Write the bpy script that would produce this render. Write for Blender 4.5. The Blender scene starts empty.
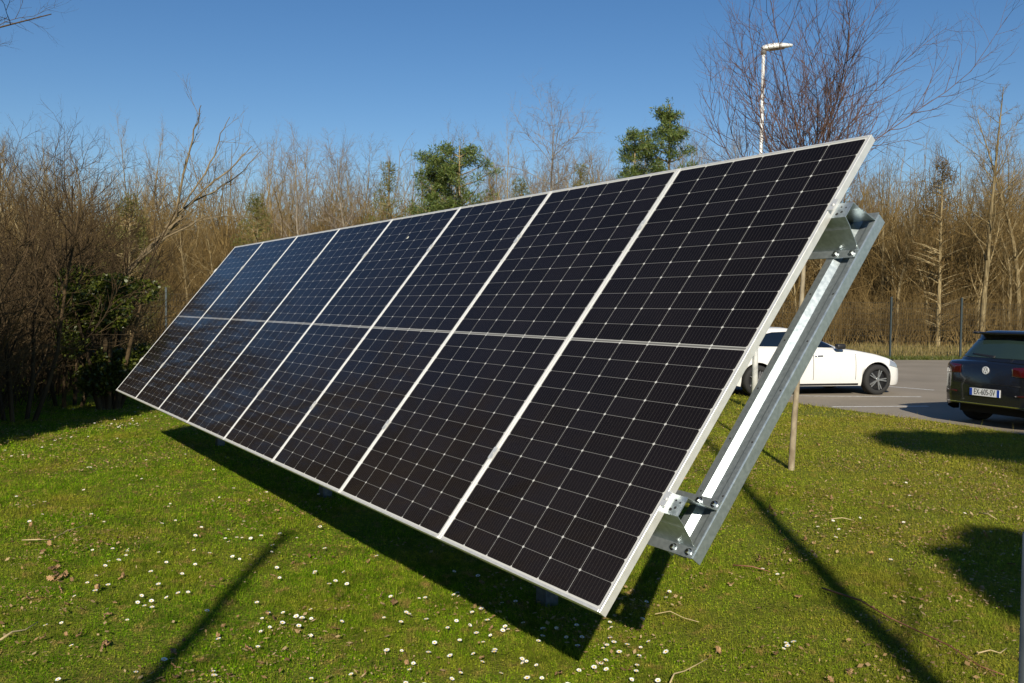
import bpy, bmesh, math, random
import numpy as np
from mathutils import Vector, Matrix, Quaternion
from mathutils.bvhtree import BVHTree

R = math.radians
SC = bpy.context.scene
COL = SC.collection

# ------------------------------------------------------------------ camera, sky, sun, exposure
CAM_H = 1.72
FPX = 901.6
PITCH, ROLL = R(-2.14), R(0.607)
cd = bpy.data.cameras.new('Camera'); cam = bpy.data.objects.new('Camera', cd); COL.objects.link(cam)
cd.sensor_width = 36.0; cd.lens = FPX / 1024 * 36.0; cd.clip_start = 0.05; cd.clip_end = 2000
cam.matrix_world = Matrix.Translation((0, 0, CAM_H)) @ Matrix.Rotation(math.pi / 2 + PITCH, 4, 'X') @ Matrix.Rotation(ROLL, 4, 'Z')
SC.camera = cam

SUN_EL, SUN_AZ = R(27.5), R(0.5)          # light travels towards +Y (sun behind the photographer)
wd = bpy.data.worlds.new('World'); SC.world = wd; wd.use_nodes = True
wn = wd.node_tree.nodes; bgn = wn['Background']
sky = wn.new('ShaderNodeTexSky'); sky.sky_type = 'NISHITA'; sky.sun_disc = False
sky.sun_elevation = SUN_EL; sky.sun_rotation = math.pi + SUN_AZ
sky.altitude = 200; sky.air_density = 1.0; sky.dust_density = 0.1; sky.ozone_density = 2.2
hsv = wn.new('ShaderNodeHueSaturation'); hsv.inputs['Saturation'].default_value = 1.27; hsv.inputs['Hue'].default_value = 0.506       # the clear polarised blue of the photograph
wd.node_tree.links.new(sky.outputs[0], hsv.inputs['Color']); wd.node_tree.links.new(hsv.outputs[0], bgn.inputs[0]); bgn.inputs[1].default_value = 0.074

sd = bpy.data.lights.new('Sun', 'SUN'); sun = bpy.data.objects.new('Sun', sd); COL.objects.link(sun)
sd.energy = 5.0; sd.angle = R(0.53); sd.color = (1.0, 0.91, 0.75)
SDIR = Vector((math.sin(SUN_AZ) * math.cos(SUN_EL), math.cos(SUN_AZ) * math.cos(SUN_EL), -math.sin(SUN_EL)))
sun.rotation_euler = SDIR.to_track_quat('-Z', 'Y').to_euler(); sun.location = (0, -20, 30)

SC.view_settings.view_transform = 'Standard'; SC.view_settings.look = 'None'
SC.view_settings.exposure = 0.30; SC.view_settings.gamma = 1.0; SC.view_settings.use_curve_mapping = False
SC.cycles.max_bounces = 6; SC.cycles.diffuse_bounces = 2; SC.cycles.glossy_bounces = 3
SC.cycles.transmission_bounces = 4; SC.cycles.transparent_max_bounces = 6
SC.cycles.use_denoising = True if hasattr(SC.cycles, 'use_denoising') else False
SC.cycles.caustics_reflective = False; SC.cycles.caustics_refractive = False

# ------------------------------------------------------------------ helpers
def ground(px, py, z=0.0):
    """where the sight line of a photo point meets the height z (used once, to survey where things stand)"""
    a = (px - 512) / FPX; b = (py - 341.5) / FPX
    c, s = math.cos(-ROLL), math.sin(-ROLL)
    u, v = c * a - s * b, s * a + c * b
    c, s = math.cos(PITCH), math.sin(PITCH)
    d = (u, c + v * s, s - v * c)
    t = (z - CAM_H) / d[2]
    return d[0] * t, d[1] * t

def tag(o, label=None, cat=None, group=None, kind=None):
    if label: o['label'] = label
    if cat: o['category'] = cat
    if group: o['group'] = group
    if kind: o['kind'] = kind
    return o

def empty(name, loc=(0, 0, 0), rot=None, parent=None):
    o = bpy.data.objects.new(name, None); COL.objects.link(o)
    o.location = loc; o.empty_display_size = 0.2
    if rot is not None: o.rotation_euler = rot
    if parent: o.parent = parent
    return o

class MB:
    def __init__(s): s.v = []; s.f = []; s.m = []; s.uv = None
    def add(s, verts, faces, mi=0):
        b = len(s.v); s.v.extend([tuple(x) for x in verts])
        for f in faces: s.f.append(tuple(i + b for i in f)); s.m.append(mi)
        return s
    def box(s, lo, hi, mi=0, M=None):
        x0, y0, z0 = lo; x1, y1, z1 = hi
        vs = [(x0,y0,z0),(x1,y0,z0),(x1,y1,z0),(x0,y1,z0),(x0,y0,z1),(x1,y0,z1),(x1,y1,z1),(x0,y1,z1)]
        if M is not None: vs = [tuple(M @ Vector(q)) for q in vs]
        return s.add(vs, [(0,3,2,1),(4,5,6,7),(0,1,5,4),(1,2,6,5),(2,3,7,6),(3,0,4,7)], mi)
    def tube(s, pts, rads, k=8, mi=0, cap=True):
        pts = [Vector(p) for p in pts]; n = len(pts); vs = []
        for i, p in enumerate(pts):
            t = (pts[min(i+1, n-1)] - pts[max(i-1, 0)])
            if t.length < 1e-9: t = Vector((0, 0, 1))
            t.normalize()
            ref = Vector((1, 0, 0)) if abs(t.x) < 0.8 else Vector((0, 1, 0))
            a = t.cross(ref).normalized(); b = t.cross(a)
            r = rads[i] if hasattr(rads, '__len__') else rads
            for j in range(k):
                th = 2 * math.pi * j / k
                vs.append(p + a * (r * math.cos(th)) + b * (r * math.sin(th)))
        fs = []
        for i in range(n - 1):
            for j in range(k):
                fs.append((i*k+j, i*k+(j+1) % k, (i+1)*k+(j+1) % k, (i+1)*k+j))
        if cap:
            fs.append(tuple(range(k-1, -1, -1))); fs.append(tuple(range((n-1)*k, n*k)))
        return s.add(vs, fs, mi)
    def lathe(s, prof, k=24, mi=0, M=None):
        """prof = [(r,z)...] round local z"""
        vs = []
        for (r, z) in prof:
            for j in range(k):
                th = 2 * math.pi * j / k; q = Vector((r * math.cos(th), r * math.sin(th), z))
                vs.append(M @ q if M is not None else q)
        fs = []
        for i in range(len(prof) - 1):
            for j in range(k):
                fs.append((i*k+j, i*k+(j+1) % k, (i+1)*k+(j+1) % k, (i+1)*k+j))
        return s.add(vs, fs, mi)
    def build(s, name, mats, parent=None, smooth=False, loc=None):
        me = bpy.data.meshes.new(name); me.from_pydata(s.v, [], s.f)
        if not isinstance(mats, (list, tuple)): mats = [mats]
        for m in mats: me.materials.append(m)
        if len(mats) > 1: me.polygons.foreach_set('material_index', s.m)
        if smooth: me.polygons.foreach_set('use_smooth', [True] * len(s.f))
        me.update()
        o = bpy.data.objects.new(name, me); COL.objects.link(o)
        if parent: o.parent = parent
        if loc is not None: o.location = loc
        return o

def np_mesh(name, verts, faces, mat, parent=None, smooth=False):
    """verts (n,3), faces (m,k) numpy -> object"""
    me = bpy.data.meshes.new(name); n = len(verts); m, k = faces.shape
    me.vertices.add(n); me.vertices.foreach_set('co', np.ascontiguousarray(verts, dtype=np.float32).ravel())
    me.loops.add(m * k); me.loops.foreach_set('vertex_index', np.ascontiguousarray(faces, dtype=np.int32).ravel())
    me.polygons.add(m); me.polygons.foreach_set('loop_start', np.arange(0, m * k, k, dtype=np.int32))
    if smooth: me.polygons.foreach_set('use_smooth', np.ones(m, dtype=bool))
    me.update(calc_edges=True); me.materials.append(mat)
    o = bpy.data.objects.new(name, me); COL.objects.link(o)
    if parent: o.parent = parent
    return o

def copy_tree(o, parent=None):
    c = o.copy(); COL.objects.link(c)
    if parent: c.parent = parent
    for ch in o.children: copy_tree(ch, c)
    return c

# ------------------------------------------------------------------ materials
def new_mat(name):
    m = bpy.data.materials.new(name); m.use_nodes = True
    nt = m.node_tree; return m, nt, nt.nodes, nt.links, nt.nodes['Principled BSDF']

def simple(name, col, rough=0.6, metal=0.0, spec=0.5, coat=0.0):
    m, nt, N, L, p = new_mat(name)
    p.inputs['Base Color'].default_value = (*col, 1); p.inputs['Roughness'].default_value = rough
    p.inputs['Metallic'].default_value = metal; p.inputs['Specular IOR Level'].default_value = spec
    p.inputs['Coat Weight'].default_value = coat; p.inputs['Coat Roughness'].default_value = 0.03
    return m

def noisy(name, c1, c2, scale=8, rough=(0.6, 0.8), metal=0.0, detail=4, bump=0.0, spec=0.5, stretch=None, lo=0.35, hi=0.65, obj_rand=0.0):
    m, nt, N, L, p = new_mat(name)
    tc = N.new('ShaderNodeTexCoord'); src = tc.outputs['Object']
    if stretch:
        mp = N.new('ShaderNodeMapping'); mp.inputs['Scale'].default_value = stretch; L.new(src, mp.inputs[0]); src = mp.outputs[0]
    nz = N.new('ShaderNodeTexNoise'); nz.inputs['Scale'].default_value = scale; nz.inputs['Detail'].default_value = detail
    L.new(src, nz.inputs['Vector'])
    mr = N.new('ShaderNodeMapRange'); mr.inputs[1].default_value = lo; mr.inputs[2].default_value = hi; L.new(nz.outputs[0], mr.inputs[0])
    mx = N.new('ShaderNodeMix'); mx.data_type = 'RGBA'; mx.inputs[6].default_value = (*c1, 1); mx.inputs[7].default_value = (*c2, 1)
    L.new(mr.outputs[0], mx.inputs[0]); out = mx.outputs[2]
    if obj_rand > 0:
        oi = N.new('ShaderNodeObjectInfo'); hs = N.new('ShaderNodeHueSaturation')
        m2 = N.new('ShaderNodeMapRange'); m2.inputs[3].default_value = 1 - obj_rand; m2.inputs[4].default_value = 1 + obj_rand
        L.new(oi.outputs['Random'], m2.inputs[0]); L.new(m2.outputs[0], hs.inputs['Value']); L.new(out, hs.inputs['Color']); out = hs.outputs[0]
    L.new(out, p.inputs['Base Color'])
    m3 = N.new('ShaderNodeMapRange'); m3.inputs[3].default_value = rough[0]; m3.inputs[4].default_value = rough[1]
    L.new(nz.outputs[0], m3.inputs[0]); L.new(m3.outputs[0], p.inputs['Roughness'])
    p.inputs['Metallic'].default_value = metal; p.inputs['Specular IOR Level'].default_value = spec
    if bump > 0:
        b = N.new('ShaderNodeBump'); b.inputs['Strength'].default_value = bump; b.inputs['Distance'].default_value = 0.01
        L.new(nz.outputs[0], b.inputs['Height']); L.new(b.outputs[0], p.inputs['Normal'])
    return m

def leafy(name, cols, trans=0.35, rough=0.5, patch=0.6, spec=0.4, patch_cols=None, dry=None):
    """cols: list of colours spread over the random-per-leaf value; optional patches over the ground plan"""
    m, nt, N, L, p = new_mat(name)
    g = N.new('ShaderNodeNewGeometry'); cr = N.new('ShaderNodeValToRGB')
    el = cr.color_ramp.elements
    while len(el) < len(cols): el.new(0.5)
    for i, c in enumerate(cols):
        el[i].position = i / (len(cols) - 1); el[i].color = (*c, 1)
    L.new(g.outputs['Random Per Island'], cr.inputs[0]); col = cr.outputs[0]
    if patch_cols:
        for (sc_, lo, hi, pc, amt) in patch_cols:
            nz = N.new('ShaderNodeTexNoise'); nz.inputs['Scale'].default_value = sc_; nz.inputs['Detail'].default_value = 5
            L.new(g.outputs['Position'], nz.inputs['Vector'])
            mr = N.new('ShaderNodeMapRange'); mr.inputs[1].default_value = lo; mr.inputs[2].default_value = hi; mr.inputs[4].default_value = amt
            L.new(nz.outputs[0], mr.inputs[0])
            mx = N.new('ShaderNodeMix'); mx.data_type = 'RGBA'; mx.inputs[7].default_value = (*pc, 1)
            L.new(mr.outputs[0], mx.inputs[0]); L.new(col, mx.inputs[6]); col = mx.outputs[2]
    if dry:          # the lawn gets drier and yellower towards the car park
        sx = N.new('ShaderNodeSeparateXYZ'); L.new(g.outputs['Position'], sx.inputs[0])
        mr = N.new('ShaderNodeMapRange'); mr.inputs[1].default_value = dry[1]; mr.inputs[2].default_value = dry[2]; mr.inputs[4].default_value = dry[3]; L.new(sx.outputs[0], mr.inputs[0])
        mx = N.new('ShaderNodeMix'); mx.data_type = 'RGBA'; mx.inputs[7].default_value = (*dry[0], 1); L.new(mr.outputs[0], mx.inputs[0]); L.new(col, mx.inputs[6]); col = mx.outputs[2]
    L.new(col, p.inputs['Base Color']); p.inputs['Roughness'].default_value = rough; p.inputs['Specular IOR Level'].default_value = spec
    tr = N.new('ShaderNodeBsdfTranslucent'); L.new(col, tr.inputs[0])
    ms = N.new('ShaderNodeMixShader'); ms.inputs[0].default_value = trans
    L.new(p.outputs[0], ms.inputs[1]); L.new(tr.outputs[0], ms.inputs[2])
    L.new(ms.outputs[0], N['Material Output'].inputs[0])
    return m

M_ALU = noisy('anodised_aluminium', (0.74, 0.74, 0.72), (0.82, 0.82, 0.80), 30, (0.38, 0.5), 0.55)
M_GALV = noisy('galvanised_steel', (0.36, 0.42, 0.45), (0.48, 0.545, 0.575), 60, (0.30, 0.42), 0.76, detail=3, lo=0.3, hi=0.7)
M_POST = noisy('post_steel', (0.09, 0.105, 0.12), (0.15, 0.17, 0.19), 30, (0.45, 0.6), 0.6)
M_BOLT = simple('bolt_zinc', (0.75, 0.76, 0.76), 0.25, 1.0)
M_HOLE = simple('hole_dark', (0.02, 0.02, 0.02), 0.8)
M_BARK = noisy('bark_tan', (0.11, 0.08, 0.036), (0.34, 0.27, 0.145), 3, (0.8, 0.95), stretch=(4, 4, 0.6), spec=0.2, obj_rand=0.3)
M_TWIG = noisy('twig_brown', (0.10, 0.066, 0.025), (0.255, 0.175, 0.066), 0.6, (0.7, 0.9), spec=0.2, obj_rand=0.3)
M_OAKBARK = noisy('bark_grey', (0.15, 0.125, 0.09), (0.32, 0.28, 0.22), 3, (0.8, 0.95), stretch=(4, 4, 0.6), spec=0.2)
M_OAKTWIG = noisy('twig_grey', (0.15, 0.115, 0.085), (0.27, 0.22, 0.17), 0.8, (0.7, 0.9), spec=0.2)
M_PURPLE = noisy('twig_purple', (0.05, 0.028, 0.024), (0.15, 0.088, 0.066), 1.5, (0.5, 0.7), spec=0.3)
M_YBARK = noisy('young_bark', (0.19, 0.15, 0.10), (0.34, 0.29, 0.20), 14, (0.8, 0.9), stretch=(1, 1, 0.5), spec=0.2, bump=0.4)
M_DARKTWIG = noisy('twig_dark', (0.035, 0.025, 0.014), (0.10, 0.068, 0.035), 1.2, (0.8, 0.95), spec=0.15)
M_DEADWOOD = noisy('dead_wood', (0.12, 0.09, 0.05), (0.25, 0.195, 0.115), 4, (0.8, 0.95), stretch=(1, 1, .5), spec=0.2)
M_PINE = leafy('pine_needles', [(0.045, 0.08, 0.02), (0.10, 0.145, 0.03), (0.17, 0.20, 0.045)], 0.2, 0.5)
M_IVY = leafy('ivy_leaves', [(0.018, 0.036, 0.006), (0.036, 0.06, 0.010), (0.07, 0.095, 0.016)], 0.2, 0.35, spec=0.5)
M_BUSHLEAF = leafy('bush_leaves', [(0.025, 0.04, 0.006), (0.06, 0.08, 0.010), (0.12, 0.13, 0.018)], 0.25, 0.4)  # yellower, paler leaf green than the other ivy
M_OLIVE = leafy('olive_leaves', [(0.08, 0.10, 0.02), (0.14, 0.145, 0.03), (0.20, 0.18, 0.045)], 0.3, 0.55)
M_RUST = leafy('rusty_leaves', [(0.14, 0.075, 0.025), (0.22, 0.115, 0.035), (0.28, 0.16, 0.05)], 0.3, 0.6)

M_BROWNLEAF = leafy('brownish_leaves', [(0.09, 0.07, 0.02), (0.15, 0.095, 0.03), (0.20, 0.12, 0.04)], 0.3, 0.6)

# ------------------------------------------------------------------ the ground
def lawn_mat():
    m, nt, N, L, p = new_mat('lawn_soil')
    g = N.new('ShaderNodeNewGeometry')
    n1 = N.new('ShaderNodeTexNoise'); n1.inputs['Scale'].default_value = 40; n1.inputs['Detail'].default_value = 6
    n2 = N.new('ShaderNodeTexNoise'); n2.inputs['Scale'].default_value = 0.9; n2.inputs['Detail'].default_value = 4
    L.new(g.outputs['Position'], n1.inputs['Vector']); L.new(g.outputs['Position'], n2.inputs['Vector'])
    c1 = N.new('ShaderNodeValToRGB'); e = c1.color_ramp.elements
    e[0].position = 0.3; e[0].color = (0.08, 0.095, 0.012, 1); e[1].position = 0.75; e[1].color = (0.22, 0.24, 0.03, 1)
    L.new(n1.outputs[0], c1.inputs[0])
    mx = N.new('ShaderNodeMix'); mx.data_type = 'RGBA'; mx.inputs[7].default_value = (0.12, 0.085, 0.03, 1)
    mr = N.new('ShaderNodeMapRange'); mr.inputs[1].default_value = 0.5; mr.inputs[2].default_value = 0.75; mr.inputs[4].default_value = 0.6
    L.new(n2.outputs[0], mr.inputs[0]); L.new(mr.outputs[0], mx.inputs[0]); L.new(c1.outputs[0], mx.inputs[6])
    L.new(mx.outputs[2], p.inputs['Base Color']); p.inputs['Roughness'].default_value = 1; p.inputs['Specular IOR Level'].default_value = 0.1
    b = N.new('ShaderNodeBump'); b.inputs['Strength'].default_value = 0.8; b.inputs['Distance'].default_value = 0.03
    L.new(n1.outputs[0], b.inputs['Height']); L.new(b.outputs[0], p.inputs['Normal'])
    return m
M_LAWN = lawn_mat()
tag(MB().add([(-600,-300,0),(600,-300,0),(600,900,0),(-600,900,0)], [(0,1,2,3)]).build('lawn', M_LAWN), kind='structure')

def asphalt_mat():
    m, nt, N, L, p = new_mat('asphalt')
    g = N.new('ShaderNodeNewGeometry')
    n1 = N.new('ShaderNodeTexNoise'); n1.inputs['Scale'].default_value = 120; n1.inputs['Detail'].default_value = 3
    n2 = N.new('ShaderNodeTexNoise'); n2.inputs['Scale'].default_value = 0.5; n2.inputs['Detail'].default_value = 6
    L.new(g.outputs['Position'], n1.inputs['Vector']); L.new(g.outputs['Position'], n2.inputs['Vector'])
    c = N.new('ShaderNodeValToRGB'); e = c.color_ramp.elements
    e[0].position = 0.3; e[0].color = (0.26, 0.225, 0.175, 1); e[1].position = 0.7; e[1].color = (0.36, 0.31, 0.245, 1)
    L.new(n2.outputs[0], c.inputs[0])
    mx = N.new('ShaderNodeMix'); mx.data_type = 'RGBA'; mx.blend_type = 'MULTIPLY'; mx.inputs[0].default_value = 0.35
    L.new(c.outputs[0], mx.inputs[6]); L.new(n1.outputs[0], mx.inputs[7]); L.new(mx.outputs[2], p.inputs['Base Color'])
    p.inputs['Roughness'].default_value = 0.9; p.inputs['Specular IOR Level'].default_value = 0.25
    return m
EDGE = [(3.7, 20.8), (4.55, 18.5), (5.28, 16.7), (6.2, 15.0), (6.85, 13.7), (7.45, 12.2), (8.6, 10.0), (10.5, 6.5)]   # edge between lawn and car park
LOT = EDGE + [(45, 6.5), (45, 35.6), (19, 33.0), (9, 31.4), (3.7, 30.6)]
tag(MB().add([(x, y, 0.004) for x, y in LOT], [tuple(range(len(LOT)))]).build('car_park', asphalt_mat()), kind='structure')
M_PAINT = noisy('road_paint', (0.50, 0.49, 0.46), (0.72, 0.71, 0.68), 14, (0.7, 0.9), lo=0.4, hi=0.6)
def strip(a, b, w=0.10):
    a = Vector((*a, 0.008)); b = Vector((*b, 0.008)); d = (b - a).normalized(); s = Vector((-d.y, d.x, 0)) * w / 2
    return [a - s, b - s, b + s, a + s]
mk = MB()
for a, b in [((4.9, 18.1), (8.3, 18.2)), ((5.75, 16.1), (7.6, 16.4)), ((8.6, 20.75), (9.3, 19.8))]:
    mk.add(strip(a, b), [(0, 1, 2, 3)])
tag(mk.build('parking_markings', M_PAINT), kind='structure')

def hill_z(x, y):
    t = max(0.0, y - 46 + 0.25 * min(0, x))
    return 0.012 + min(7.0, 0.0012 * t * t + 0.03 * t)
gx = np.linspace(-90, 90, 46); gy = np.linspace(35.5, 170, 60)
vv = []; ff = []
for j, y in enumerate(gy):
    for i, x in enumerate(gx): vv.append((x, y - (7 if x < -6 else 7 * max(0, 1 - (x + 6) / 8)) * max(0, 1 - j / 8.0), hill_z(x, y)))
for j in range(len(gy) - 1):
    for i in range(len(gx) - 1): ff.append((j*46+i, j*46+i+1, (j+1)*46+i+1, (j+1)*46+i))
M_LITTER = noisy('leaf_litter', (0.05, 0.033, 0.014), (0.17, 0.11, 0.05), 5, (0.9, 1.0), detail=8, bump=0.6, spec=0.1)
tag(MB().add(vv, ff).build('forest_floor', M_LITTER), kind='structure')

# ------------------------------------------------------------------ the solar array
P0 = Vector((0.3102, 3.0305, 0.6852))       # lower right corner of the module face
YAW, TILT = R(-56.858), R(51.314)
EU = Vector((math.cos(YAW), math.sin(YAW), 0)); NH = Vector((-math.sin(YAW), math.cos(YAW), 0))
EV = NH * math.cos(TILT) + Vector((0, 0, math.sin(TILT))); EN = EU.cross(EV)
PW, PH, NP = 1.154, 2.278, 8
arr = empty('solar_array', P0 - Vector((0, 0, P0.z)) + EU * (-4 * PW) + NH * 0.9)
tag(arr, 'large tilted solar array of eight tall dark panels on galvanised steel supports', 'solar array')
AO = P0 - Vector(arr.location)
def A(u, v, n): return AO + EU * u + EV * v + EN * n

def cell_mat():
    m, nt, N, L, p = new_mat('solar_cells')
    uvn = N.new('ShaderNodeUVMap'); sp = N.new('ShaderNodeSeparateXYZ'); L.new(uvn.outputs[0], sp.inputs[0])
    def mt(op, a, b=None, c=None):
        n = N.new('ShaderNodeMath'); n.operation = op
        for i, q in enumerate((a, b, c)):
            if q is None: continue
            if isinstance(q, (int, float)): n.inputs[i].default_value = q
            else: L.new(q, n.inputs[i])
        return n.outputs[0]
    U, V = sp.outputs[0], sp.outputs[1]
    mu, mv, gap = 0.019, 0.019, 0.015
    pu = (PW - 0.005 - 2 * mu) / 6; pv = (PH - 2 * mv - gap) / 24; mid = PH / 2
    up = mt('GREATER_THAN', V, mid)
    v2 = mt('SUBTRACT', mt('SUBTRACT', V, mv), mt('MULTIPLY', up, gap))          # fold the centre gap away
    uu = mt('SUBTRACT', U, mu)
    cu = mt('DIVIDE', uu, pu); cv = mt('DIVIDE', v2, pv)
    fu = mt('MULTIPLY', mt('FRACT', cu), pu); fv = mt('MULTIPLY', mt('FRACT', cv), pv)
    du = mt('MINIMUM', fu, mt('SUBTRACT', pu, fu)); dv = mt('MINIMUM', fv, mt('SUBTRACT', pv, fv))
    lu = mt('MULTIPLY', mt('LESS_THAN', du, 0.0011), 0.62); lv = mt('MULTIPLY', mt('LESS_THAN', dv, 0.0008), 0.36)
    dia = mt('LESS_THAN', mt('ADD', du, dv), 0.0075)
    mg = mt('MAXIMUM', mt('MAXIMUM', mt('LESS_THAN', U, mu), mt('GREATER_THAN', U, PW - 0.005 - mu)), mt('MAXIMUM', mt('LESS_THAN', V, mv), mt('GREATER_THAN', V, PH - mv)))
    cg = mt('MULTIPLY', mt('LESS_THAN', mt('ABSOLUTE', mt('SUBTRACT', V, mid)), gap / 2), 0.85)
    cgm = mt('MULTIPLY', mt('LESS_THAN', mt('ABSOLUTE', mt('SUBTRACT', V, mid)), 0.0048), -0.6)
    white = mt('MAXIMUM', mt('MAXIMUM', lu, lv), mt('MAXIMUM', dia, mt('MAXIMUM', mg, mt('ADD', cg, cgm))))
    nb = 10                                                                        # bus bar wires in each cell
    fb = mt('FRACT', mt('MULTIPLY', mt('FRACT', cu), nb)); bar = mt('LESS_THAN', mt('ABSOLUTE', mt('SUBTRACT', fb, 0.5)), 0.035)
    cid = N.new('ShaderNodeCombineXYZ'); L.new(mt('FLOOR', cu), cid.inputs[0]); L.new(mt('FLOOR', cv), cid.inputs[1])
    oi = N.new('ShaderNodeObjectInfo'); L.new(mt('MULTIPLY', oi.outputs['Random'], 99), cid.inputs[2])
    wnz = N.new('ShaderNodeTexWhiteNoise'); L.new(cid.outputs[0], wnz.inputs[0])
    cell = N.new('ShaderNodeMix'); cell.data_type = 'RGBA'; cell.inputs[6].default_value = (0.0035, 0.0032, 0.0042, 1); cell.inputs[7].default_value = (0.006, 0.0055, 0.0075, 1)
    L.new(wnz.outputs[0], cell.inputs[0])
    m1 = N.new('ShaderNodeMix'); m1.data_type = 'RGBA'; m1.inputs[7].default_value = (0.05, 0.046, 0.044, 1)
    L.new(mt('MULTIPLY', bar, 0.8), m1.inputs[0]); L.new(cell.outputs[2], m1.inputs[6])
    m2 = N.new('ShaderNodeMix'); m2.data_type = 'RGBA'; m2.inputs[7].default_value = (0.52, 0.52, 0.50, 1)
    L.new(white, m2.inputs[0]); L.new(m1.outputs[2], m2.inputs[6])
    # thin dust on the glass, with a shape of its own
    tc = N.new('ShaderNodeTexCoord'); nz = N.new('ShaderNodeTexNoise'); nz.inputs['Scale'].default_value = 2.2; nz.inputs['Detail'].default_value = 8
    L.new(tc.outputs['Object'], nz.inputs['Vector'])
    nz2 = N.new('ShaderNodeTexNoise'); nz2.inputs['Scale'].default_value = 160; nz2.inputs['Detail'].default_value = 2; L.new(tc.outputs['Object'], nz2.inputs['Vector'])
    dm = N.new('ShaderNodeMapRange'); dm.inputs[1].default_value = 0.35; dm.inputs[2].default_value = 0.8; dm.inputs[3].default_value = 0.0; dm.inputs[4].default_value = 0.011
    L.new(mt('ADD', mt('MULTIPLY', nz.outputs[0], 0.6), mt('MULTIPLY', nz2.outputs[0], 0.4)), dm.inputs[0])
    m3 = N.new('ShaderNodeMix'); m3.data_type = 'RGBA'; m3.inputs[7].default_value = (0.38, 0.28, 0.22, 1)
    low = mt('POWER', mt('SUBTRACT', 1.0, mt('DIVIDE', V, PH)), 1.6)               # dust gathers towards the lower edge
    L.new(mt('ADD', dm.outputs[0], mt('MULTIPLY', low, mt('MULTIPLY', nz2.outputs[0], 0.034))), m3.inputs[0]); L.new(m2.outputs[2], m3.inputs[6])
    L.new(m3.outputs[2], p.inputs['Base Color'])
    p.inputs['Roughness'].default_value = 0.05; p.inputs['IOR'].default_value = 1.19
    return m
M_CELL = cell_mat()
lip, fth = 0.011, 0.035
W = PW - 0.005
fr = MB()
def abox(mb, u0, u1, v0, v1, n0, n1, mi=0):
    q = [EU*u+EV*v+EN*n for n in (n0, n1) for u, v in ((u0,v0),(u1,v0),(u1,v1),(u0,v1))]
    mb.add(q, [(0,3,2,1),(4,5,6,7),(0,1,5,4),(1,2,6,5),(2,3,7,6),(3,0,4,7)], mi)
abox(fr, 0, lip, 0, PH, -fth, 0); abox(fr, W - lip, W, 0, PH, -fth, 0)
abox(fr, lip + 0.0002, W - lip - 0.0002, 0, lip, -fth, -0.0003); abox(fr, lip + 0.0002, W - lip - 0.0002, PH - lip, PH, -fth, -0.0003)
cs = MB(); q0, q1 = lip - 0.002, W - lip + 0.002
q = [EU*u+EV*v+EN*n for n in (-0.007, -0.0025) for u, v in ((q0, q0), (q1, q0), (q1, PH - q0), (q0, PH - q0))]
cs.add(q, [(4,5,6,7), (0,3,2,1), (0,1,5,4), (1,2,6,5), (2,3,7,6), (3,0,4,7)])
panel = empty('solar_panel', parent=arr)
fo = fr.build('panel_frame', M_ALU, panel)
bv = fo.modifiers.new('bevel', 'BEVEL'); bv.width = 0.0012; bv.segments = 1
so = cs.build('cell_sheet', M_CELL, panel)
uvl = so.data.uv_layers.new(name='UVMap')
for lp in so.data.loops:
    co = so.data.vertices[lp.vertex_index].co; uvl.data[lp.index].uv = (co.dot(EU), co.dot(EV))
for k in range(NP):
    o = panel if k == 0 else copy_tree(panel, arr)
    o.location = A(-(k + 1) * PW, 0, 0)

def extrude(mb, prof, axis_fn, s0, s1, th, mi=0):
    """open profile polyline [(a,b)..] with sheet thickness th, swept from s0 to s1; axis_fn(a,b,s)->point"""
    n = len(prof); off = []
    for i in range(n):
        a = Vector(prof[max(i-1, 0)]); b = Vector(prof[i]); c = Vector(prof[min(i+1, n-1)])
        d1 = (b - a).normalized() if i > 0 else (c - b).normalized(); d2 = (c - b).normalized() if i < n-1 else d1
        n1 = Vector((-d1.y, d1.x)); n2 = Vector((-d2.y, d2.x)); nn = (n1 + n2).normalized()
        off.append(b + nn * (th / max(0.4, nn.dot(n1))))
    loop = [Vector(x) for x in prof] + off[::-1]; k = len(loop)
    vs = [axis_fn(x.x, x.y, s) for s in (s0, s1) for x in loop]
    fs = [(j, (j+1) % k, k + (j+1) % k, k + j) for j in range(k)]
    for i in range(n - 1):
        fs.append((i, i+1, k-2-i, k-1-i)); fs.append((k+i, k+k-1-i, k+k-2-i, k+i+1))
    mb.add(vs, fs, mi)

def bolt(parent, pos, nrm, r=0.0092):
    mb = MB(); M = Matrix.Translation(pos) @ nrm.to_track_quat('Z', 'Y').to_matrix().to_4x4()
    mb.lathe([(0.0, 0.003), (r*1.55, 0.003), (r*1.55, 0.0), ], 16, M=M)
    mb.lathe([(0.0, 0.013), (r*.85, 0.013), (r, 0.011), (r, 0.003)], 6, M=M)
    return mb.build('bolt', M_BOLT, parent)

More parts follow.
